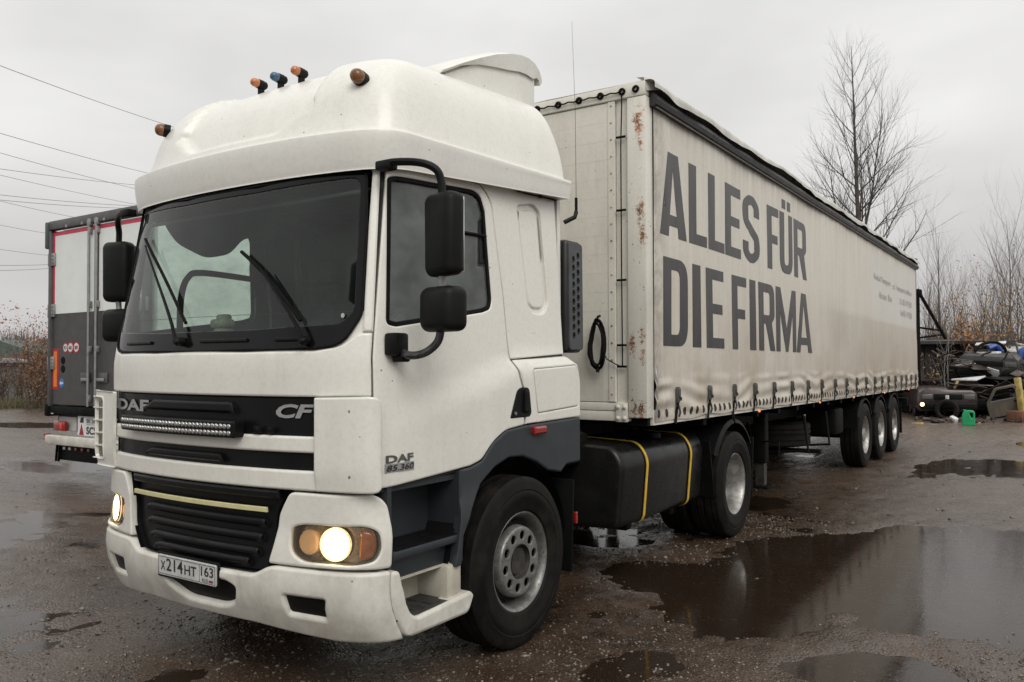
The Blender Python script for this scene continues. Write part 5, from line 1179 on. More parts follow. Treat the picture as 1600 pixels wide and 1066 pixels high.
# stickers
stk = rface
STW, STR_, STB, STY = simple('sticker_white', (.65, .65, .65), .5), simple('sticker_red', (.5, .01, .02), .5), simple('sticker_blue', (.03, .15, .42), .5), simple('orange_reflective', (.75, .20, .02), .4)
def disk_sign(x, z, r, txt, red=True):
    e = empty('speed_sticker', parent=rf_)
    patch(stk, circ(x, z, r, 20), off=.023, thick=.002, edge=0, step=.2).build('sticker_disc', STR_, e); patch(stk, circ(x, z, r*.78, 20), off=.025, thick=.002, edge=0, step=.2).build('sticker_face', STW, e)
    text_on(stk, txt, x-r*.5, z-r*.32, r, r*.64, INK, 'lettering', e, off=.0275, bold=.02)
disk_sign(.455, 1.985, .075, '53'); disk_sign(.60, 1.985, .085, '60'); disk_sign(.77, 1.985, .085, '80')
e = empty('contour_marking', parent=rf_); patch(stk, fillet(rect(.085, 1.34, .25, 1.97), .01), off=.024, thick=.004, edge=0, step=.3).build('red_border', STR_, e); patch(stk, rect(.12, 1.38, .215, 1.93), off=.028, thick=.002, edge=0, step=.3).build('orange_field', STY, e)
e = empty('arrow_sticker', parent=rf_); patch(stk, circ(.345, 1.44, .075, 20), off=.023, thick=.002, edge=0, step=.2).build('sticker_disc', STB, e)
patch(stk, [(.295, 1.44), (.34, 1.475), (.34, 1.452), (.395, 1.452), (.395, 1.428), (.34, 1.428), (.34, 1.405)], off=.025, thick=.002, edge=0, step=.3).build('white_arrow', STW, e)
for z in (1.66, 1.79):
    patch(stk, circ(.385, z, .06, 16), off=.03, thick=.02, edge=.01, step=.3).build('rubber_buffer', RUBBER, rf_)
MB().box((1.3, .05, 1.02), (2.60, .20, .13), bev=.02).build('rear_sill', RUBBER, rf_)
MB().box((-.02, .03, 1.02), (.10, .22, .20), bev=.03).build('dock_buffer', RUBBER, rf_)
# lamp board, bumper, plates
MB().box((1.3, .10, .83), (2.45, .05, .24)).build('lamp_board', BLACKP, rf_)
lb_ = fillet(rect(.10, .70, .62, .92), .02); patch(rface, lb_, off=-.07, thick=.04, edge=.008, step=.3).build('lamp_plate', simple('lamp_plate_white', (.5, .5, .47), .5, var=.2), rf_)
for s, x in ((1, .10), (-1, 2.5)):
    e = empty('tail_lamp', parent=rf_); MB().box((x+s*.17, .01, .775), (.34, .06, .15), bev=.02).build('lamp_body', REDL, e)
    MB().box((x+s*.24, -.025, .775), (.06, .012, .10), bev=.01).build('lamp_segment', simple('bright_red_lens', (.75, .05, .03), .2), e)
    MB().box((x+s*.02, -.02, .98), (.10, .06, .05), bev=.015).build('clearance_lamp', STW, rf_)
e = empty('sign_plate', parent=rf_)
patch(rface, fillet(rect(.78, .655, 1.82, .95), .01), off=.0, thick=.01, edge=.003, step=.4).build('plate_panel', STW, e)
patch(rface, fillet(rect(1.02, .83, 1.42, .935), .008), off=.008, thick=.005, edge=0, step=.4).build('registration_plate', PLATE, e)
text_on(rface, 'BK 5824', 1.05, .85, .32, .065, INK, 'lettering', e, off=.010, bold=.01)
text_on(rface, 'SCHMITZ', 1.03, .68, .74, .115, INK, 'lettering', e, off=.004, bold=.03)
patch(rface, [(.83, .665), (.96, .665), (.895, .83)], off=.004, thick=.003, edge=0, step=.4).build('warning_triangle', simple('dark_red_reflector', (.25, .01, .02), .3), e)
patch(rface, fillet([(.85, .85), (.95, .85), (.95, .93), (.88, .93)], .01), off=.004, thick=.003, edge=0, step=.4).build('black_emblem', INK, e)
MB().box((1.3, -.06, .565), (2.56, .10, .14), bev=.02).build('rear_bumper', simple('bumper_dirty_white', (.55, .53, .47), .5, var=.2, nscale=6), rf_)
MB().box((-.005, -.05, .63), (.05, .10, .05), bev=.01).build('end_cap', simple('red_cap', (.25, .03, .02), .5), rf_)
MB().box((1.3, .02, .38), (2.2, .03, .25), bev=.01).build('spray_flap', RUBBER, rf_)
for x in (.22, .30): MB().box((x, -.02, .40), (.02, .03, .34), rot=(0, R(8), 0)).build('flap_stay', CHASSIS, rf_)
for x, m_ in ((.40, STW), (.56, STW), (.74, REDL), (.92, REDL), (1.10, REDL)): MB().box((x, -.0, .44), (.06, .02, .045), bev=.005).build('small_reflector', m_, rf_)
m = MB()
for x in (.75, 1.85): m.box((x, 6.5, .9), (.14, 12.6, .28))
m.box((1.3, 6.5, 1.04), (2.3, 12.8, .08)); m.build('underframe', CHASSIS, rf_)
for i in range(3):
    for x, s in ((.22, -1), (2.38, 1)): wheel('trailer', (x, 2.6+i*1.31, .515), s, rf_, 0)

# ------------------------------------------------------------------ overhead wires (left sky)
def at(px, py, d):
    v = _F+_X*((px-800)/1287.2)-_U*((py-533)/1287.2); return Vector(CAM)+v*d
WIRE = simple('overhead_wire', (.12, .12, .125), .6)
wires = [((0, 100, 22), (262, 196, 34)), ((0, 206, 26), (236, 272, 38)), ((0, 237, 30), (232, 300, 42)), ((0, 262, 30), (220, 290, 42)), ((0, 272, 34), (214, 320, 46)), ((0, 303, 30), (190, 321, 40)), ((0, 311, 30), (175, 325, 40)), ((0, 313, 36), (118, 340, 44)), ((0, 351, 40), (82, 366, 46)), ((0, 389, 42), (84, 400, 48)), ((0, 414, 36), (86, 413, 42)), ((0, 422, 36), (86, 419, 42))]
wl_ = ['highest single wire crossing the sky at upper left', 'second wire from the top, slanting down to the truck roof', 'third wire from the top at left, thin and slanting', 'darker wire slanting to the windscreen corner', 'thin wire just under the darker slanting one', 'upper of the close pair of wires above the reefer roof', 'lower of the close pair of wires above the reefer roof', 'thin wire ending behind the reefer roof corner', 'lone thin wire above the reefer door hinge', 'lone thin wire left of the reefer door hinge', 'upper of two near level wires left of the reefer', 'lower of two near level wires left of the reefer']
for (a, b), lab in zip(wires, wl_):
    A, B = at(*a), at(*b); D = B-A; P0, P1 = A-D*1.2, B+D*.9; n = 28
    pts = [P0+(P1-P0)*(i/n)+Vector((0, 0, -.35*math.sin(math.pi*i/n)*D.length/12+.30*math.sin(math.pi*(1.2/3.1))*D.length/12)) for i in range(n+1)]
    MB().tube(pts, .009, 5).build('overhead_wire', WIRE, None, label=lab, cat='wire', group='wires crossing the left sky')

# ------------------------------------------------------------------ vegetation
BARK = simple('bare_bark', (.075, .065, .055), .85, var=.35, nscale=5); BARK2 = simple('sapling_bark', (.10, .085, .075), .85, var=.35, nscale=6)
class Tree:
    def __init__(s, seed): s.r = random.Random(seed); s.t = MB(); s.c = MB(); s.tips = []
    def limb(s, p, d, L, r0, lvl, maxl, spread, up, kids, wig=.10, trunk=False):
        n = 7 if lvl < 2 else (5 if lvl < 3 else 3); P = [Vector(p)]; d = Vector(d).normalized(); dirs = [d.copy()]
        for i in range(n):
            d = (d+Vector((s.r.gauss(0, wig), s.r.gauss(0, wig), s.r.gauss(0, wig)*.6+up*.12))).normalized(); P.append(P[-1]+d*(L/n)); dirs.append(d.copy())
        rs = [r0*(1-(.95 if lvl == 0 else .86)*(i/n)**.9) for i in range(n+1)]
        (s.t if trunk else s.c).tube(P, rs, 7 if lvl < 1 else (5 if lvl < 2 else (4 if lvl < 3 else 3)), cap=False)
        if lvl >= maxl: s.tips.append((P[-1], d)); return P, rs
        k = kids[lvl]
        for j in range(k):
            f = .18+.80*(j+s.r.random()*.7)/k if lvl else .30+.70*(j+s.r.random()*.6)/k
            i = min(n-1, int(f*n)); q = P[i]+(P[i+1]-P[i])*(f*n-i); base = dirs[i+1]
            u, w = frame(base); a = s.r.uniform(0, 6.283); sp = spread*s.r.uniform(.7, 1.25)
            nd = base*math.cos(sp)+(u*math.cos(a)+w*math.sin(a))*math.sin(sp)
            s.limb(q, nd, L*s.r.uniform(.42, .66)*(1-.45*f if lvl == 0 else 1-.3*f), rs[i]*s.r.uniform(.45, .62), lvl+1, maxl, spread*1.02, up, kids, wig*1.15)
        return P, rs
def leafs(tips, n, size, seed, spread=.5):
    rg = np.random.default_rng(seed); V = []; F = []
    for k in range(n):
        t_ = tips[rg.integers(len(tips))][0]; c = np.array(t_)+rg.normal(0, spread, 3); u = rg.normal(size=3); u /= np.linalg.norm(u); w = np.cross(u, rg.normal(size=3)); w /= np.linalg.norm(w); q = size*rg.uniform(.6, 1.3)
        b = len(V); V += [tuple(c+u*q), tuple(c+w*q*.5), tuple(c-u*q), tuple(c-w*q*.5)]; F.append((b, b+1, b+2, b+3))
    return V, F
def leafmat(name, a, b):
    t = NT(name); t.color(t.mix(t.rng(t.noise(2.5, 3, .7), .3, .7), a, b)); t.set(rough=.7); return t.m
ORL = leafmat('orange_leaves', (.20, .085, .03), (.36, .17, .04)); BRL = leafmat('brown_leaves', (.13, .065, .04), (.22, .12, .07)); YLL = leafmat('yellow_leaves', (.34, .22, .05), (.24, .12, .05))
# the tall bare tree behind the trailer
b = at(1352, 400, 38.0); b.z = 0; root = empty('bare_tree', tuple(b), label='tall bare leafless tree rising behind the trailer roof', cat='tree')
tr = Tree(11); base = Vector((0, 0, -.1)); H = 16.6
P, rs = tr.limb(base, (-.02, 0, 1), 16.6, .21, 0, 0, .4, .3, [0], wig=.010, trunk=True)
def at_h(P, f): i = min(len(P)-2, int(f*(len(P)-1))); return P[i]+(P[i+1]-P[i])*(f*(len(P)-1)-i)
q = at_h(P, .42); tr.limb(q, (.25, .05, 1), 6.2, .075, 1, 4, .50, .9, [0, 16, 7, 5], wig=.03)
q = at_h(P, .34); tr.limb(q, (-.42, -.1, 1), 5.6, .07, 1, 4, .52, .9, [0, 13, 7, 5], wig=.04)
q = at_h(P, .44); tr.limb(q, (.02, .3, 1), 5.6, .06, 1, 4, .52, .9, [0, 12, 7, 5], wig=.04)
for k in range(38):
    f = .28+.70*k/38; q = at_h(P, f); a = k*2.4+tr.r.uniform(-.4, .4); sp = 1.05-.42*f
    L = (4.5*(1-f)**.55)*tr.r.uniform(.75, 1.15)+.8
    tr.limb(q, (math.cos(a)*math.sin(sp), math.sin(a)*math.sin(sp), math.cos(sp)), L, .060*(1.15-f), 2, 4, .58, .85, [0, 0, 9, 5], wig=.08)
tr.t.build('trunk', BARK, root, angle=None, fix=False); tr.c.build('crown', BARK, root, angle=None, fix=False)
# saplings and bare bushes on the right
spec = [(1476, 31, 6.6, .045, 21), (1508, 33, 5.3, .045, 22), (1541, 34, 5.2, .045, 23), (1556, 31, 6.4, .05, 24), (1585, 30, 7.2, .06, 25), (1600, 34, 6.4, .05, 26), (1444, 30, 5.2, .04, 27), (1622, 29, 5.8, .05, 28), (1528, 30, 4.6, .04, 29), (1463, 34, 5.0, .04, 30), (1495, 36, 6.0, .045, 41), (1572, 36, 5.4, .045, 42), (1645, 32, 6.0, .05, 43)]
labs = ['tallest thin bare sapling right of the trailer tail', 'low bare sapling behind the wreck pile, left of the orange bush', 'bare sapling just behind the orange-leaved bush', 'upright bare sapling above the wrecked cars', 'bare sapling leaning left at the right picture edge', 'bare sapling cut by the right picture edge', 'bare sapling close beside the trailer tail', 'bare sapling outside the right picture edge', 'shortest bare sapling above the wreck pile', 'thin bare sapling behind the dark shed', 'distant bare sapling behind the shed roof end', 'distant bare sapling behind the blue scrap', 'outermost bare sapling beyond the right edge']
for (px, d, h, r0, sd_), lab in zip(spec, labs):
    b = at(px, 600, d); b.z = 0; root = empty('bare_sapling', tuple(b), label=lab, cat='tree', group='bare saplings on the right')
    tr = Tree(sd_); tr.limb((0, 0, -.05), (tr.r.uniform(-.08, .08), tr.r.uniform(-.05, .05), 1), h, r0, 0, 3, .50, .9, [11, 6, 4], wig=.05, trunk=True)
    if sd_ % 2: tr.limb((.1, 0, -.05), (tr.r.uniform(-.3, .3), 0, 1), h*.7, r0*.6, 1, 3, .45, .9, [0, 7, 4], wig=.06)
    tr.t.build('trunk', BARK2, root, angle=None, fix=False); tr.c.build('crown', BARK2, root, angle=None, fix=False)
for (px, d, h, lm, n, lab) in ((1522, 29, 3.9, YLL, 420, 'bush with sparse orange and yellow leaves behind the wrecks'), (1536, 27, 2.6, ORL, 700, 'low dense bush of orange leaves behind the blue scrap'), (1448, 26, 1.9, YLL, 90, 'small yellow-leaved bush beside the dark shed')):
    b = at(px, 600, d); b.z = 0; root = empty('autumn_bush', tuple(b), label=lab, cat='bush'); tr = Tree(int(px))
    for k in range(7): tr.limb((0, 0, -.05), (tr.r.uniform(-.35, .35), tr.r.uniform(-.3, .3), 1), h*tr.r.uniform(.7, 1), .03, 1, 3, .5, .6, [0, 6, 4], wig=.10)
    tr.c.build('stems', BARK2, root, angle=None, fix=False); V, F = leafs(tr.tips, n, .06, int(px), .12); mesh_obj('foliage', V, F, lm, root, None)
BRS = simple('warm_brown_brush', (.13, .090, .062), .85, var=.4, nscale=2)
bl = ['brown brush thicket right beside the trailer tail', 'brown brush thicket above the dark shed roof', 'brown brush thicket left of the orange bush', 'brown brush thicket behind the blue fender', 'brown brush thicket above the whitish wreck', 'brown brush thicket at the right picture edge', 'brown brush thicket beyond the right picture edge']
for i, lab in enumerate(bl):
    b = at(1450+i*29, 600, 32+(i*7) % 4); b.z = 0; root = empty('brush_thicket', tuple(b), label=lab, cat='bush', group='brown brush behind the scrap yard'); tr = Tree(500+i)
    for k in range(9): tr.limb((tr.r.uniform(-.7, .7), tr.r.uniform(-.6, .6), -.05), (tr.r.uniform(-.22, .22), tr.r.uniform(-.2, .2), 1), tr.r.uniform(2.6, 4.9), .03, 1, 3, .55, .8, [0, 9, 6], wig=.09)
    tr.c.build('stems', BRS, root, angle=None, fix=False); V, F = leafs(tr.tips, 130, .045, 800+i, .05); mesh_obj('foliage', V, F, (YLL, ORL)[i % 2], root, None)
# left background: autumn scrub
DBR = leafmat('dark_brown_leaves', (.055, .032, .020), (.12, .070, .040)); STB_ = simple('brown_stems', (.075, .052, .038), .85, var=.3)
for (px, d, h, w, lm, n, lab) in ((72, 33, 3.7, .7, leafmat('rust_leaves', (.20, .085, .032), (.32, .15, .05)), 1500, 'tall bush of rust-brown leaves right beside the parked trailer'), (52, 36, 2.4, 1.3, BRL, 1500, 'brown scrub in front of the dark shack'), (80, 31, 2.4, 1.0, BRL, 1500, 'low brown scrub at the foot of the parked trailer'), (4, 37, 1.5, 1.3, DBR, 700, 'brown scrub at the left picture edge'), (-30, 36, 2.5, 1.6, DBR, 900, 'brown scrub outside the left picture edge'), (100, 35, 3.2, 1.3, DBR, 900, 'rusty bush half hidden behind the parked trailer')):
    b = at(px, 620, d); b.z = 0; root = empty('autumn_bush', tuple(b), label=lab, cat='bush', group='autumn scrub on the left'); tr = Tree(int(px)+200)
    for k in range(14): tr.limb((tr.r.uniform(-w, w), tr.r.uniform(-.6, .6), -.05), (tr.r.uniform(-.35, .35), tr.r.uniform(-.3, .3), 1), h*tr.r.uniform(.35, 1), .028, 1, 3, .55, .5, [0, 7, 6], wig=.12)
    tr.c.build('stems', STB_, root, angle=None, fix=False); V, F = leafs(tr.tips, n, .045, int(px)+300, .06); mesh_obj('foliage', V, F, lm, root, None)
# rough grass verges
def grass(name, c, w, dpt, n, h, seed, lab, rot=0):
    rg = np.random.default_rng(seed); x = rg.uniform(-w, w, n); y = rg.uniform(-dpt, dpt, n); ca, sa = math.cos(rot), math.sin(rot)
    X = c[0]+x*ca-y*sa; Y = c[1]+x*sa+y*ca; Z = ground_h(X, Y); hh = h*rg.uniform(.4, 1.2, n); a = rg.uniform(0, 6.28, n); ln = rg.normal(0, .35, (n, 2))*hh[:, None]
    wd = .012; V = np.stack([np.stack([X-wd*np.cos(a), Y-wd*np.sin(a), Z-.02], -1), np.stack([X+wd*np.cos(a), Y+wd*np.sin(a), Z-.02], -1), np.stack([X+ln[:, 0], Y+ln[:, 1], Z+hh], -1)], 1).reshape(-1, 3)
    return mesh_obj(name, V, [(3*i, 3*i+1, 3*i+2) for i in range(n)], leafmat(name, (.13, .10, .055), (.08, .09, .035)), None, None, label=lab, cat='grass', kind='stuff')
g0 = at(30, 632, 33); grass('dry_grass', (g0.x, g0.y), 11, 1.4, 14000, .42, 5, 'dry yellowish grass verge in front of the shacks on the left', rot=R(52))
# ------------------------------------------------------------------ left background: shacks, poles, tree line
def shack(name, px, d, w, dp, h, rh, rot, wallm, roofm, label, plankn=9):
    b = at(px, 620, d); e = empty(name, (b.x, b.y, 0), (0, 0, rot), label=label, cat='shed')
    MB().box((0, dp/2, h/2), (w-.04, dp-.04, h)).build('wall', wallm, e)
    for k in range(plankn):
        x = -w/2+(k+.5)*w/plankn; MB().box((x, -.01, h/2), (w/plankn-.03, .03, h-.02)).build('plank', wallm, e)
    m = MB(); m.prism([(-w/2-.25, h), (w/2+.25, h), (w/2+.25, h+.06), (0, h+rh), (-w/2-.25, h+.06)], (0, -.3, 0), (1, 0, 0), (0, 0, 1), (0, dp+.6, 0)); m.build('roof', roofm, e)
    MB().box((w*.2, -.035, h*.42), (.8, .03, h*.8)).build('door', wallm, e); return e
DW = simple('dark_weathered_boards', (.040, .036, .036), .8, var=.4, nscale=2); GW = simple('grey_weathered_boards', (.12, .115, .11), .8, var=.35, nscale=2)
GRR = simple('faded_green_roof', (.075, .10, .085), .6, var=.25); PRF = simple('pale_metal_roof', (.28, .28, .29), .5, .3, var=.2); BRR = simple('brown_roof', (.10, .075, .065), .8, var=.3)
shack('shack', -2, 46, 5.2, 4, 2.0, 1.1, R(38), DW, GRR, 'low shack with a faded green roof at the left edge')
shack('shack', 50, 52, 6.5, 4, 2.2, .8, R(30), GW, PRF, 'grey shack with a pale metal roof behind the scrub')
shack('shack', 34, 41, 3.4, 3, 2.0, .25, R(34), simple('dark_slate_boards', (.035, .036, .045), .8, var=.3, nscale=2), BRR, 'dark flat shack standing behind brown scrub')
shack('shack', 6, 39.5, 2.2, 2, 1.8, .2, R(34), GW, PRF, 'small grey shack with a flat pale roof at far left')
shack('shack', 78, 55, 7, 4, 2.4, 1.0, R(30), DW, BRR, 'brown roofed shack half hidden by the parked trailer')
for px, py, d, lab in ((27, 525, 75, 'far utility pole above the shacks at left'), (37, 530, 88, 'farther utility pole right of the other one')):
    b = at(px, 560, d); H = at(px, py, d).z; e = empty('utility_pole', (b.x, b.y, 0), label=lab, cat='pole')
    MB().tube([(0, 0, 0), (0, 0, H)], [.14, .10], 8).build('pole_shaft', GW, e); MB().box((0, 0, H-.4), (1.6, .10, .12), rot=(0, 0, .6)).build('cross_arm', GW, e)
# far tree line: many thin crowns that read as one mass
def treeline(name, x0, x1, d, h, n, seed, lab, col=(.10, .09, .085)):
    rg = random.Random(seed); m = MB()
    for k in range(n):
        px = x0+(x1-x0)*k/n+rg.uniform(-8, 8); b = at(px, 560, d*rg.uniform(.92, 1.1)); hh = h*rg.uniform(.55, 1.05)
        for j in range(16):
            a = rg.uniform(0, 6.28); q = rg.uniform(0, 1.3); m.tube([(b.x+q*.3*math.cos(a), b.y+q*.3*math.sin(a), 0), (b.x+q*math.cos(a), b.y+q*math.sin(a), hh*rg.uniform(.4, .8)), (b.x+q*1.8*math.cos(a), b.y+q*1.8*math.sin(a), hh*rg.uniform(.75, 1.0))], [.10, .06, .015], 3, cap=False)
    mm = m.build(name, simple(name+'_bark', col, .9, var=.3), None, angle=None, fix=False, label=lab, cat='woods', kind='stuff')
treeline('far_tree_line', -60, 110, 150, 9, 46, 5, 'distant grey-brown tree line beyond the shacks at left', (.14, .12, .12))
treeline('far_tree_line', 1400, 1700, 60, 4.6, 40, 6, 'dense bare undergrowth along the back of the scrap yard', (.07, .06, .055))
treeline('far_tree_line', 300, 1400, 170, 10, 70, 7, 'distant tree line hidden behind the trailer', (.12, .11, .10))
hill = simple('distant_land', (.09, .08, .075), .9, var=.2, nscale=.05)

# ------------------------------------------------------------------ right background: scrap yard
def rt(px, d): b = at(px, 660, d); return (b.x, b.y, 0)
YR = R(6)
SHD = simple('tarry_black_boards', (.018, .016, .015), .8, var=.5, nscale=1.5)
b = rt(1445, 27.5); e = empty('dark_shed', b, (0, 0, R(33)), label='low dark shed with a flat roof right behind the trailer tail', cat='shed')
MB().box((0, 1.6, 1.15), (5.2, 3.2, 2.3)).build('wall', SHD, e)
for k in range(14): MB().box((-2.45+k*.377, -.02, 1.14), (.34, .04, 2.26)).build('board', SHD, e)
MB().box((0, 1.5, 2.36), (5.6, 3.9, .10), rot=(R(2), 0, 0)).build('roof', simple('tar_roof', (.03, .03, .03), .7, var=.4), e)
MB().box((1.0, -.06, .95), (.9, .05, 1.9)).build('door', SHD, e)
# crane boom standing at the trailer tail
b = rt(1436, 25.5); z0 = at(1436, 545, 25.5).z
e = empty('loading_boom', b, label='black steel loading boom with slanting struts above the shed', cat='crane')
def rel(px, py, d=25.5): q = at(px, py, d); return (q.x-b[0], q.y-b[1], q.z)
MB().tube([rel(1437, 660), rel(1434, 455)], .055, 6).build('mast', CHASSIS, e)
MB().tube([rel(1433, 452), rel(1478, 530)], .05, 6).build('boom_strut', CHASSIS, e); MB().tube([rel(1436, 512), rel(1474, 517)], .035, 6).build('boom_strut', CHASSIS, e)
MB().tube([rel(1436, 528), rel(1472, 523)], .035, 6).build('boom_strut', CHASSIS, e); MB().box(rel(1436, 458), (.16, .16, .22), bev=.03).build('pivot_block', CHASSIS, e)
# wrecked cars
def car(name, loc, rot, paintm, label, L=4.1, W=1.66, H=1.38, crushed=0.0, tilt=(0, 0), hood=True, lampm=None, strip=True):
    e = empty(name, loc, (tilt[0], tilt[1], rot), label=label, cat='wrecked car'); rg = random.Random(len(label))
    # stations along the car (front towards -y)
    S_ = [(-L/2, .30, .76, .90, 0), (-L/2+.04, .24, .84, .95, 0), (-L/2+.3, .22, .88, .98, 0), (-.75, .20, .93, 1.0, 0), (-.6, .20, .94, 1.0, 0), (.9, .20, .95, 1.0, 0), (L/2-.45, .22, .93, .98, 0), (L/2-.06, .26, .85, .92, 0), (L/2, .34, .74, .84, 0)]
    rg_ = []
    for y, zb, zt, kw, _ in S_:
        w = W/2*kw; j = lambda: rg.uniform(-.02, .02)*(1+2*crushed)
        rg_.append([(-w*.9, y, zb), (-w, y+j(), zb+.12), (-w*1.0, y, (zb+zt)/2+j()), (-w*.96, y, zt-.06+j()), (-w*.82, y, zt+j()), (w*.82, y, zt+j()), (w*.96, y, zt-.06), (w*1.0, y, (zb+zt)/2+j()), (w, y+j(), zb+.12), (w*.9, y, zb)])
    MB().loft(rg_).build('car_body', paintm, e, angle=40)
    zr = H*(1-.28*crushed); ww = W/2
    A_ = [(-ww*.82, -.72, .92), (ww*.82, -.72, .92), (ww*.84, 1.35, .92), (-ww*.84, 1.35, .92)]; B_ = [(-ww*.64, -.15, zr), (ww*.64, -.15+crushed*.1, zr-.04*crushed), (ww*.66, .95, zr-.06*crushed), (-ww*.66, .95, zr+.02)]
    pil = MB()
    for k in range(4): pil.tube([A_[k], B_[k]], .035, 6)
    for s in (-1, 1): pil.tube([(s*ww*.84, .35, .92), (s*ww*.66, .38, zr)], .03, 6)
    pil.build('window_pillars', paintm, e)
    m = MB(); m.loft([[(p[0], p[1], p[2]-.02) for p in B_], [(p[0]*1.02, p[1], p[2]+.02) for p in B_], [(p[0]*.9, p[1]*.95, p[2]+.05) for p in B_]]); m.build('car_roof', paintm, e, angle=30)
    G_ = glass('wreck_glass_'+name, (.25, .28, .28), .25)
    for q in ((0, 1), (1, 2), (2, 3), (3, 0)):
        if rg.random() < .35*(1+crushed): continue
        a, b_ = q; mesh_obj('window_glass', [A_[a], A_[b_], B_[b_], B_[a]], [(0, 1, 2, 3)], G_, e, None)
    yf = -L/2
    MB().box((0, yf-.03, .40), (W*.92, .12, .20), bev=.04).build('bumper', BLACKP, e)
    MB().box((0, yf+.005, .66), (W*.46, .05, .16), bev=.01).build('radiator_grille', BLACKP, e)
    for s in (-1, 1):
        MB().box((s*W*.34, yf+.0, .66), (W*.18, .06, .15), bev=.02).build('headlight', lampm or simple('dull_lens', (.12, .12, .115), .2, .3), e)
        for y in (-L*.31, L*.30):
            w_ = empty('wheel', parent=e); MB().lathe([(-.09, .18), (-.10, .27), (-.07, .31), (.07, .31), (.10, .27), (.09, .18)], (s*(W/2-.10), y, .30), 'x', 20).build('tyre', TYRE, w_); MB().lathe([(.07*s, .19), (.03*s, .17), (.05*s, .06), (.05*s, 0)], (s*(W/2-.10), y, .30), 'x', 16).build('rim', HUBM, w_, fix=False)
    return e
DKC = simple('dark_wreck_paint', (.012, .011, .010), .35, var=.5, nscale=4, coat=.4); MRC = simple('maroon_wreck_paint', (.022, .008, .008), .35, var=.5, nscale=4, coat=.3); GYC = simple('grey_wreck_paint', (.035, .034, .034), .4, .3, var=.5, nscale=4); WHC = simple('whitish_wreck_paint', (.45, .45, .44), .4, var=.5, nscale=3)
fc = rt(1541, 26.0)
car('wrecked_car', fc, YR+R(4), DKC, 'dark stripped car at the bottom of the wreck pile behind the green canister', W=1.8)
car('wrecked_car', (fc[0]+.15, fc[1]+.2, .98), YR+R(-5), GYC, 'grey crushed car lying on top of the dark stripped one', crushed=1.0, tilt=(R(1), R(3)))
f2 = rt(1462, 25.6); car('wrecked_car', f2, YR+R(10), MRC, 'dark maroon wreck with one lit lamp beside the trailer tail', W=1.6, H=1.30, crushed=.6)
f3 = rt(1600, 26.5); car('wrecked_car', (f3[0]+.4, f3[1], 0), YR+R(-25), DKC, 'black wreck cut off by the right picture edge')
f4 = rt(1560, 29); car('wrecked_car', (f4[0], f4[1], 1.25), YR+R(40), WHC, 'whitish roof shell on the back row of the pile', crushed=.8, tilt=(R(4), R(-5)))
f5 = rt(1500, 28.5); car('wrecked_car', (f5[0], f5[1], .75), YR+R(15), DKC, 'black crushed car on the back row left of the white one', crushed=.8, tilt=(R(-3), R(4)))
# little lit lamp on the maroon wreck
q = at(1441, 632, 22.6); e = empty('lit_lamp', tuple(q), label='small glowing lamp low beside the trailer tail', cat='lamp')
MB().lathe([(0, .055), (-.03, .05), (-.03, 0)], (0, 0, 0), 'y', 14).build('lamp_lens', emis('lit_small_lamp', (1, .62, .30), 4), e); MB().box((0, .04, 0), (.15, .06, .12), bev=.01).build('lamp_case', BLACKP, e)
# scrap pieces
def scrap(name, px, py, d, size, rot, m, lab, cat='scrap', bev=.02, bend=0):
    q = at(px, py, d); M_ = MB(); M_.box((0, 0, 0), size, rot=rot, bev=bev)
    if bend:
        M_.V = [(v[0], v[1], v[2]+bend*(v[0]/size[0]*2)**2*.5) for v in M_.V]
    o = M_.build(name, m, None, label=lab, cat=cat); o.location = q; return o
BLU = simple('blue_scrap_paint', (.015, .06, .26), .4, var=.3); WHS = simple('white_scrap_panel', (.62, .62, .62), .45, var=.2); RST = simple('rusty_panel', (.14, .055, .03), .75, var=.5, nscale=5); YLS = simple('yellow_scrap_beam', (.40, .31, .10), .6, var=.4, nscale=6)
def arcbar(name, pts, r, m, lab, d=24.5, cat='scrap'):
    P_ = [at(*p, d) for p in pts]; o_ = P_[0].copy(); o = MB().tube(catmull([p-o_ for p in P_], 5), r, 8).build(name, m, None, label=lab, cat=cat); o.location = o_
arcbar('blue_fender', [(1545, 545), (1556, 541), (1564, 552), (1568, 562)], .10, BLU, 'bent blue fender lying high on the wreck pile', 26)
arcbar('blue_fender', [(1590, 566), (1596, 550), (1606, 545)], .10, BLU, 'bent blue fender piece at the right picture edge', 25.5)
arcbar('black_hoop', [(1524, 548), (1535, 538), (1555, 535), (1568, 542), (1574, 555)], .045, RUBBER, 'black rubber hoop arched over the wreck pile', 25.6)
scrap('white_body_sheet', 1548, 539, 26.4, (.85, .5, .05), (R(8), R(-3), 0), WHS, 'white body panel lying on top of the wreck pile', bend=.1)
scrap('white_metal_box', 1545, 553, 25.6, (.62, .3, .12), (0, R(-2), R(-20)), WHS, 'dull white box panel under the blue fender')
scrap('rusty_sheet', 1529, 565, 25.0, (.50, .35, .16), (R(5), R(4), R(-15)), RST, 'rust-orange bent sheet on the crushed cars', bend=.05)
scrap('windscreen_sheet', 1552, 583, 24.2, (.34, .03, .32), (R(35), R(18), R(-20)), WHS, 'pale slanting sheet leaning inside the crushed car')
scrap('white_bonnet', 1513, 595, 24.0, (.75, .5, .05), (R(6), R(-4), R(-25)), WHS, 'crumpled white bonnet on the dark stripped car', bend=.12)
scrap('grey_bonnet', 1560, 592, 24.2, (.85, .5, .04), (R(5), R(2), R(-35)), GYC, 'grey bent bonnet right of the crumpled white one', bend=.08)
scrap('yellow_beam', 1594, 622, 23.3, (.16, .12, 1.15), (0, R(-7), R(-30)), YLS, 'dirty yellow upright beam at the right end of the pile')
scrap('yellow_strut', 1490, 610, 23.9, (.07, .07, .6), (0, R(22), 0), YLS, 'short yellow strut leaning at the left end of the dark car')
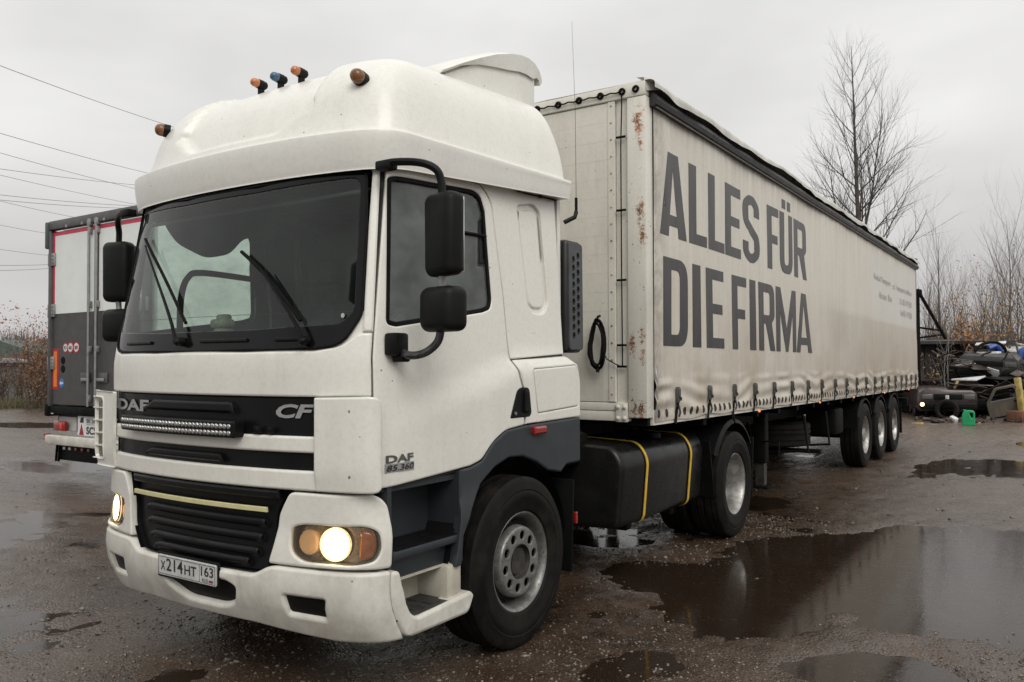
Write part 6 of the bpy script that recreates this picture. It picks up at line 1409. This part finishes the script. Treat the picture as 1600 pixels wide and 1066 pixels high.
scrap('white_board', 1480, 624, 23.6, (.11, .03, .23), (0, 0, R(-30)), WHS, 'small upright white board on the maroon wreck')
scrap('white_bucket_piece', 1490, 656, 22.6, (.20, .14, .17), (R(10), R(25), R(-30)), WHS, 'white plastic piece on the ground left of the green canister', bev=.03)
scrap('white_strip', 1508, 571, 24.6, (.55, .10, .04), (0, R(-6), R(-12)), WHS, 'pale narrow roof strip over the dark car left of the slanting sheet', bend=.05)
scrap('white_strip', 1575, 573, 24.6, (.60, .08, .03), (0, R(3), R(-10)), WHS, 'pale narrow roof strip over the dark car right of the slanting sheet', bend=.04)
scrap('silver_strip', 1530, 602, 24.2, (.75, .05, .04), (0, R(2), R(-8)), STEEL, 'dented silver strip across the nose of the dark stripped car')
scrap('rusty_box', 1590, 652, 22.6, (.42, .34, .34), (0, 0, R(-25)), RST, 'rust-brown box on the ground at right of the pile', bev=.02)
scrap('yellow_plank', 1434, 662, 22.2, (.30, .12, .05), (0, R(-4), R(-30)), YLS, 'short yellow plank on the ground beside the trailer tail')
scrap('yellow_plank', 1549, 666, 22.2, (.55, .10, .03), (0, 0, R(-36)), YLS, 'long yellow plank lying in front of the dark car')
scrap('yellow_plank', 1583, 667, 22.0, (.35, .09, .03), (0, 0, R(-30)), YLS, 'yellow plank piece near the right picture edge')
scrap('pale_plank', 1526, 663, 22.3, (.24, .07, .03), (0, R(-22), R(-36)), YLS, 'short pale plank leaning just right of the canister')
scrap('grey_rag', 1456, 665, 22.0, (.30, .16, .05), (0, 0, R(-30)), GW, 'grey rag on the wet ground left of the white piece', cat='rag', bend=.05)
scrap('dark_beam', 1470, 609, 24.2, (.9, .1, .06), (0, 0, R(-36)), GW, 'grey-brown beam lying across the maroon wreck')
# low rubble that fills the foot of the pile
rgx = random.Random(9); m = MB()
for k in range(90):
    q = at(rgx.uniform(1430, 1640), 664, rgx.uniform(22.4, 24.6)); m.box((q.x, q.y, rgx.uniform(.0, .07)), (rgx.uniform(.05, .3), rgx.uniform(.05, .2), rgx.uniform(.02, .1)), rot=(rgx.uniform(-.4, .4), rgx.uniform(-.4, .4), rgx.uniform(0, 3)))
for k in range(260):
    q = at(rgx.uniform(1478, 1650), 640, rgx.uniform(23.6, 28.5)); z_ = rgx.uniform(.1, 1.0)**.8*1.95
    if rgx.random() < .45: m.box((q.x, q.y, z_), (rgx.uniform(.2, .9), rgx.uniform(.1, .5), .015), rot=(rgx.uniform(-.7, .7), rgx.uniform(-.7, .7), rgx.uniform(0, 3)))
    else:
        a_ = Vector((q.x, q.y, z_)); b_ = a_+Vector((rgx.uniform(-.6, .6), rgx.uniform(-.3, .3), rgx.uniform(-.25, .35))); m.tube([a_, (a_+b_)/2+Vector((0, 0, rgx.uniform(-.1, .15))), b_], rgx.uniform(.012, .035), 5)
m.build('scrap_rubble', simple('rubble_mix', (.055, .040, .032), .6, var=1.0, nscale=3), None, label='jumble of dark bent sheets, bars and rubble between the wrecked cars', cat='scrap', kind='stuff')
# loose tyres and a torn-off door in the pile
for (px, py, d, rx, lab) in ((1480, 641, 23.4, 80, 'worn tyre leaning against the maroon wreck'), (1583, 600, 24.0, 20, 'worn tyre lying on the dark stripped car near the yellow beam'), (1502, 575, 25.2, 15, 'worn tyre lying on the left end of the crushed grey car')):
    q = at(px, py, d); e = empty('worn_tyre', tuple(q), (R(rx), R(8), R(px % 40)), label=lab, cat='tyre'); MB().lathe([(-.08, .19), (-.10, .26), (-.07, .31), (.07, .31), (.10, .26), (.08, .19)], (0, 0, 0), 'z', 24).build('tyre_casing', TYRE, e, angle=30)
q = at(1572, 628, 23.5); e = empty('car_door', tuple(q), (R(12), R(-14), R(10)), label='rust-stained grey car door propped against the dark stripped car', cat='car door'); dfn = plane_fn((-.5, 0, -.4), (1, 0, 0), (0, 0, 1))
patch(dfn, fillet([(0, 0), (.95, 0), (1.0, .45), (.82, .85), (.30, .85), (.0, .45)], .06), [fillet([(.12, .48), (.88, .48), (.75, .78), (.34, .78)], .04)], off=0, thick=.06, edge=.012, step=.1).build('door_panel', paint('wreck_door_paint', (.07, .07, .068), amount=.8, rust=1.6), e); patch(dfn, fillet(rect(.70, .36, .84, .40), .01), off=.02, thick=.03, edge=.004, step=.1).build('handle', BLACKP, e)
# green canister
q = at(1513.5, 665, 21.6); e = empty('canister', (q.x, q.y, 0), (0, 0, YR), label='bright green plastic canister standing before the wrecked cars', cat='canister')
GRN = simple('green_plastic', (.015, .30, .12), .35, var=.12)
sil = fillet([(-.15, 0, .03), (.15, 0, .03), (.15, .34, .05), (.10, .40, .04), (-.07, .40, .05), (-.15, .30, .06)], .03, 4); hl_ = fillet([(.02, .33), (.10, .33), (.10, .20), (.065, .20)], .015)
cf = plane_fn((0, -.08, .0), (1, 0, 0), (0, 0, 1)); patch(cf, sil, [hl_], off=0, thick=.16, edge=.02, step=.06).build('canister_body', GRN, e, angle=50)
patch(plane_fn((0, .08, .0), (1, 0, 0), (0, 0, 1)), sil, [hl_], off=0, thick=.004, edge=.0, step=.06).build('canister_back', GRN, e)
MB().lathe([(0, .035), (.04, .035), (.04, 0)], (-.09, 0, .38), 'z', 14).build('canister_cap', GRN, e)
# thin bare stem in front of the shed
b = rt(1476, 25.0); tr = Tree(77); tr.limb((0, 0, 0), (-.05, 0, 1), 3.0, .018, 1, 3, .5, .7, [0, 5, 2], wig=.06); tr.limb((0, 0, 0), (.12, 0, 1), 3.0, .018, 1, 3, .5, .7, [0, 4, 2], wig=.06)
o = tr.c.build('pale_sapling', simple('pale_bark', (.28, .27, .25), .8), None, angle=None, fix=False, label='thin pale forked stem in front of the dark shed', cat='tree'); o.location = b
# overhanging twigs at the right edge
# trees and bushes on the side of the yard behind the photographer (they show in the glass and the paint)
DGR = leafmat('dark_evergreen', (.020, .032, .016), (.035, .045, .022))
for k, (x, y, h) in enumerate(((24, -22, 7), (31, -12, 9), (36, -2, 6.5), (38, 9, 8), (14, -31, 8), (3, -36, 7), (-9, -37, 9), (39, 20, 7))):
    e = empty('hedge_tree', (x, y, 0), label='%s tree on the yard edge behind the photographer, out of the picture' % ('tall dark', 'broad dark', 'low dark', 'leaning dark', 'distant tall', 'distant low', 'distant broad', 'far right')[k], cat='tree')
    rg = np.random.default_rng(k+90); n = 2600; a = rg.uniform(0, 6.28, n); z = rg.uniform(.05, 1, n); r_ = (h*.42)*np.sqrt(rg.uniform(0, 1, n))*np.sin(np.pi*np.clip(z, .12, .97))**.6
    c_ = np.stack([r_*np.cos(a), r_*np.sin(a), z*h], -1); u = rg.normal(size=(n, 3)); w = rg.normal(size=(n, 3)); u /= np.linalg.norm(u, axis=1)[:, None]; w /= np.linalg.norm(w, axis=1)[:, None]
    V = np.stack([c_+u*.35, c_+w*.3, c_-u*.35], 1).reshape(-1, 3); mesh_obj('crown', V, [(3*i, 3*i+1, 3*i+2) for i in range(n)], DGR, e, None); MB().tube([(0, 0, 0), (0, 0, h*.7)], [.2, .06], 6).build('trunk', BARK, e)
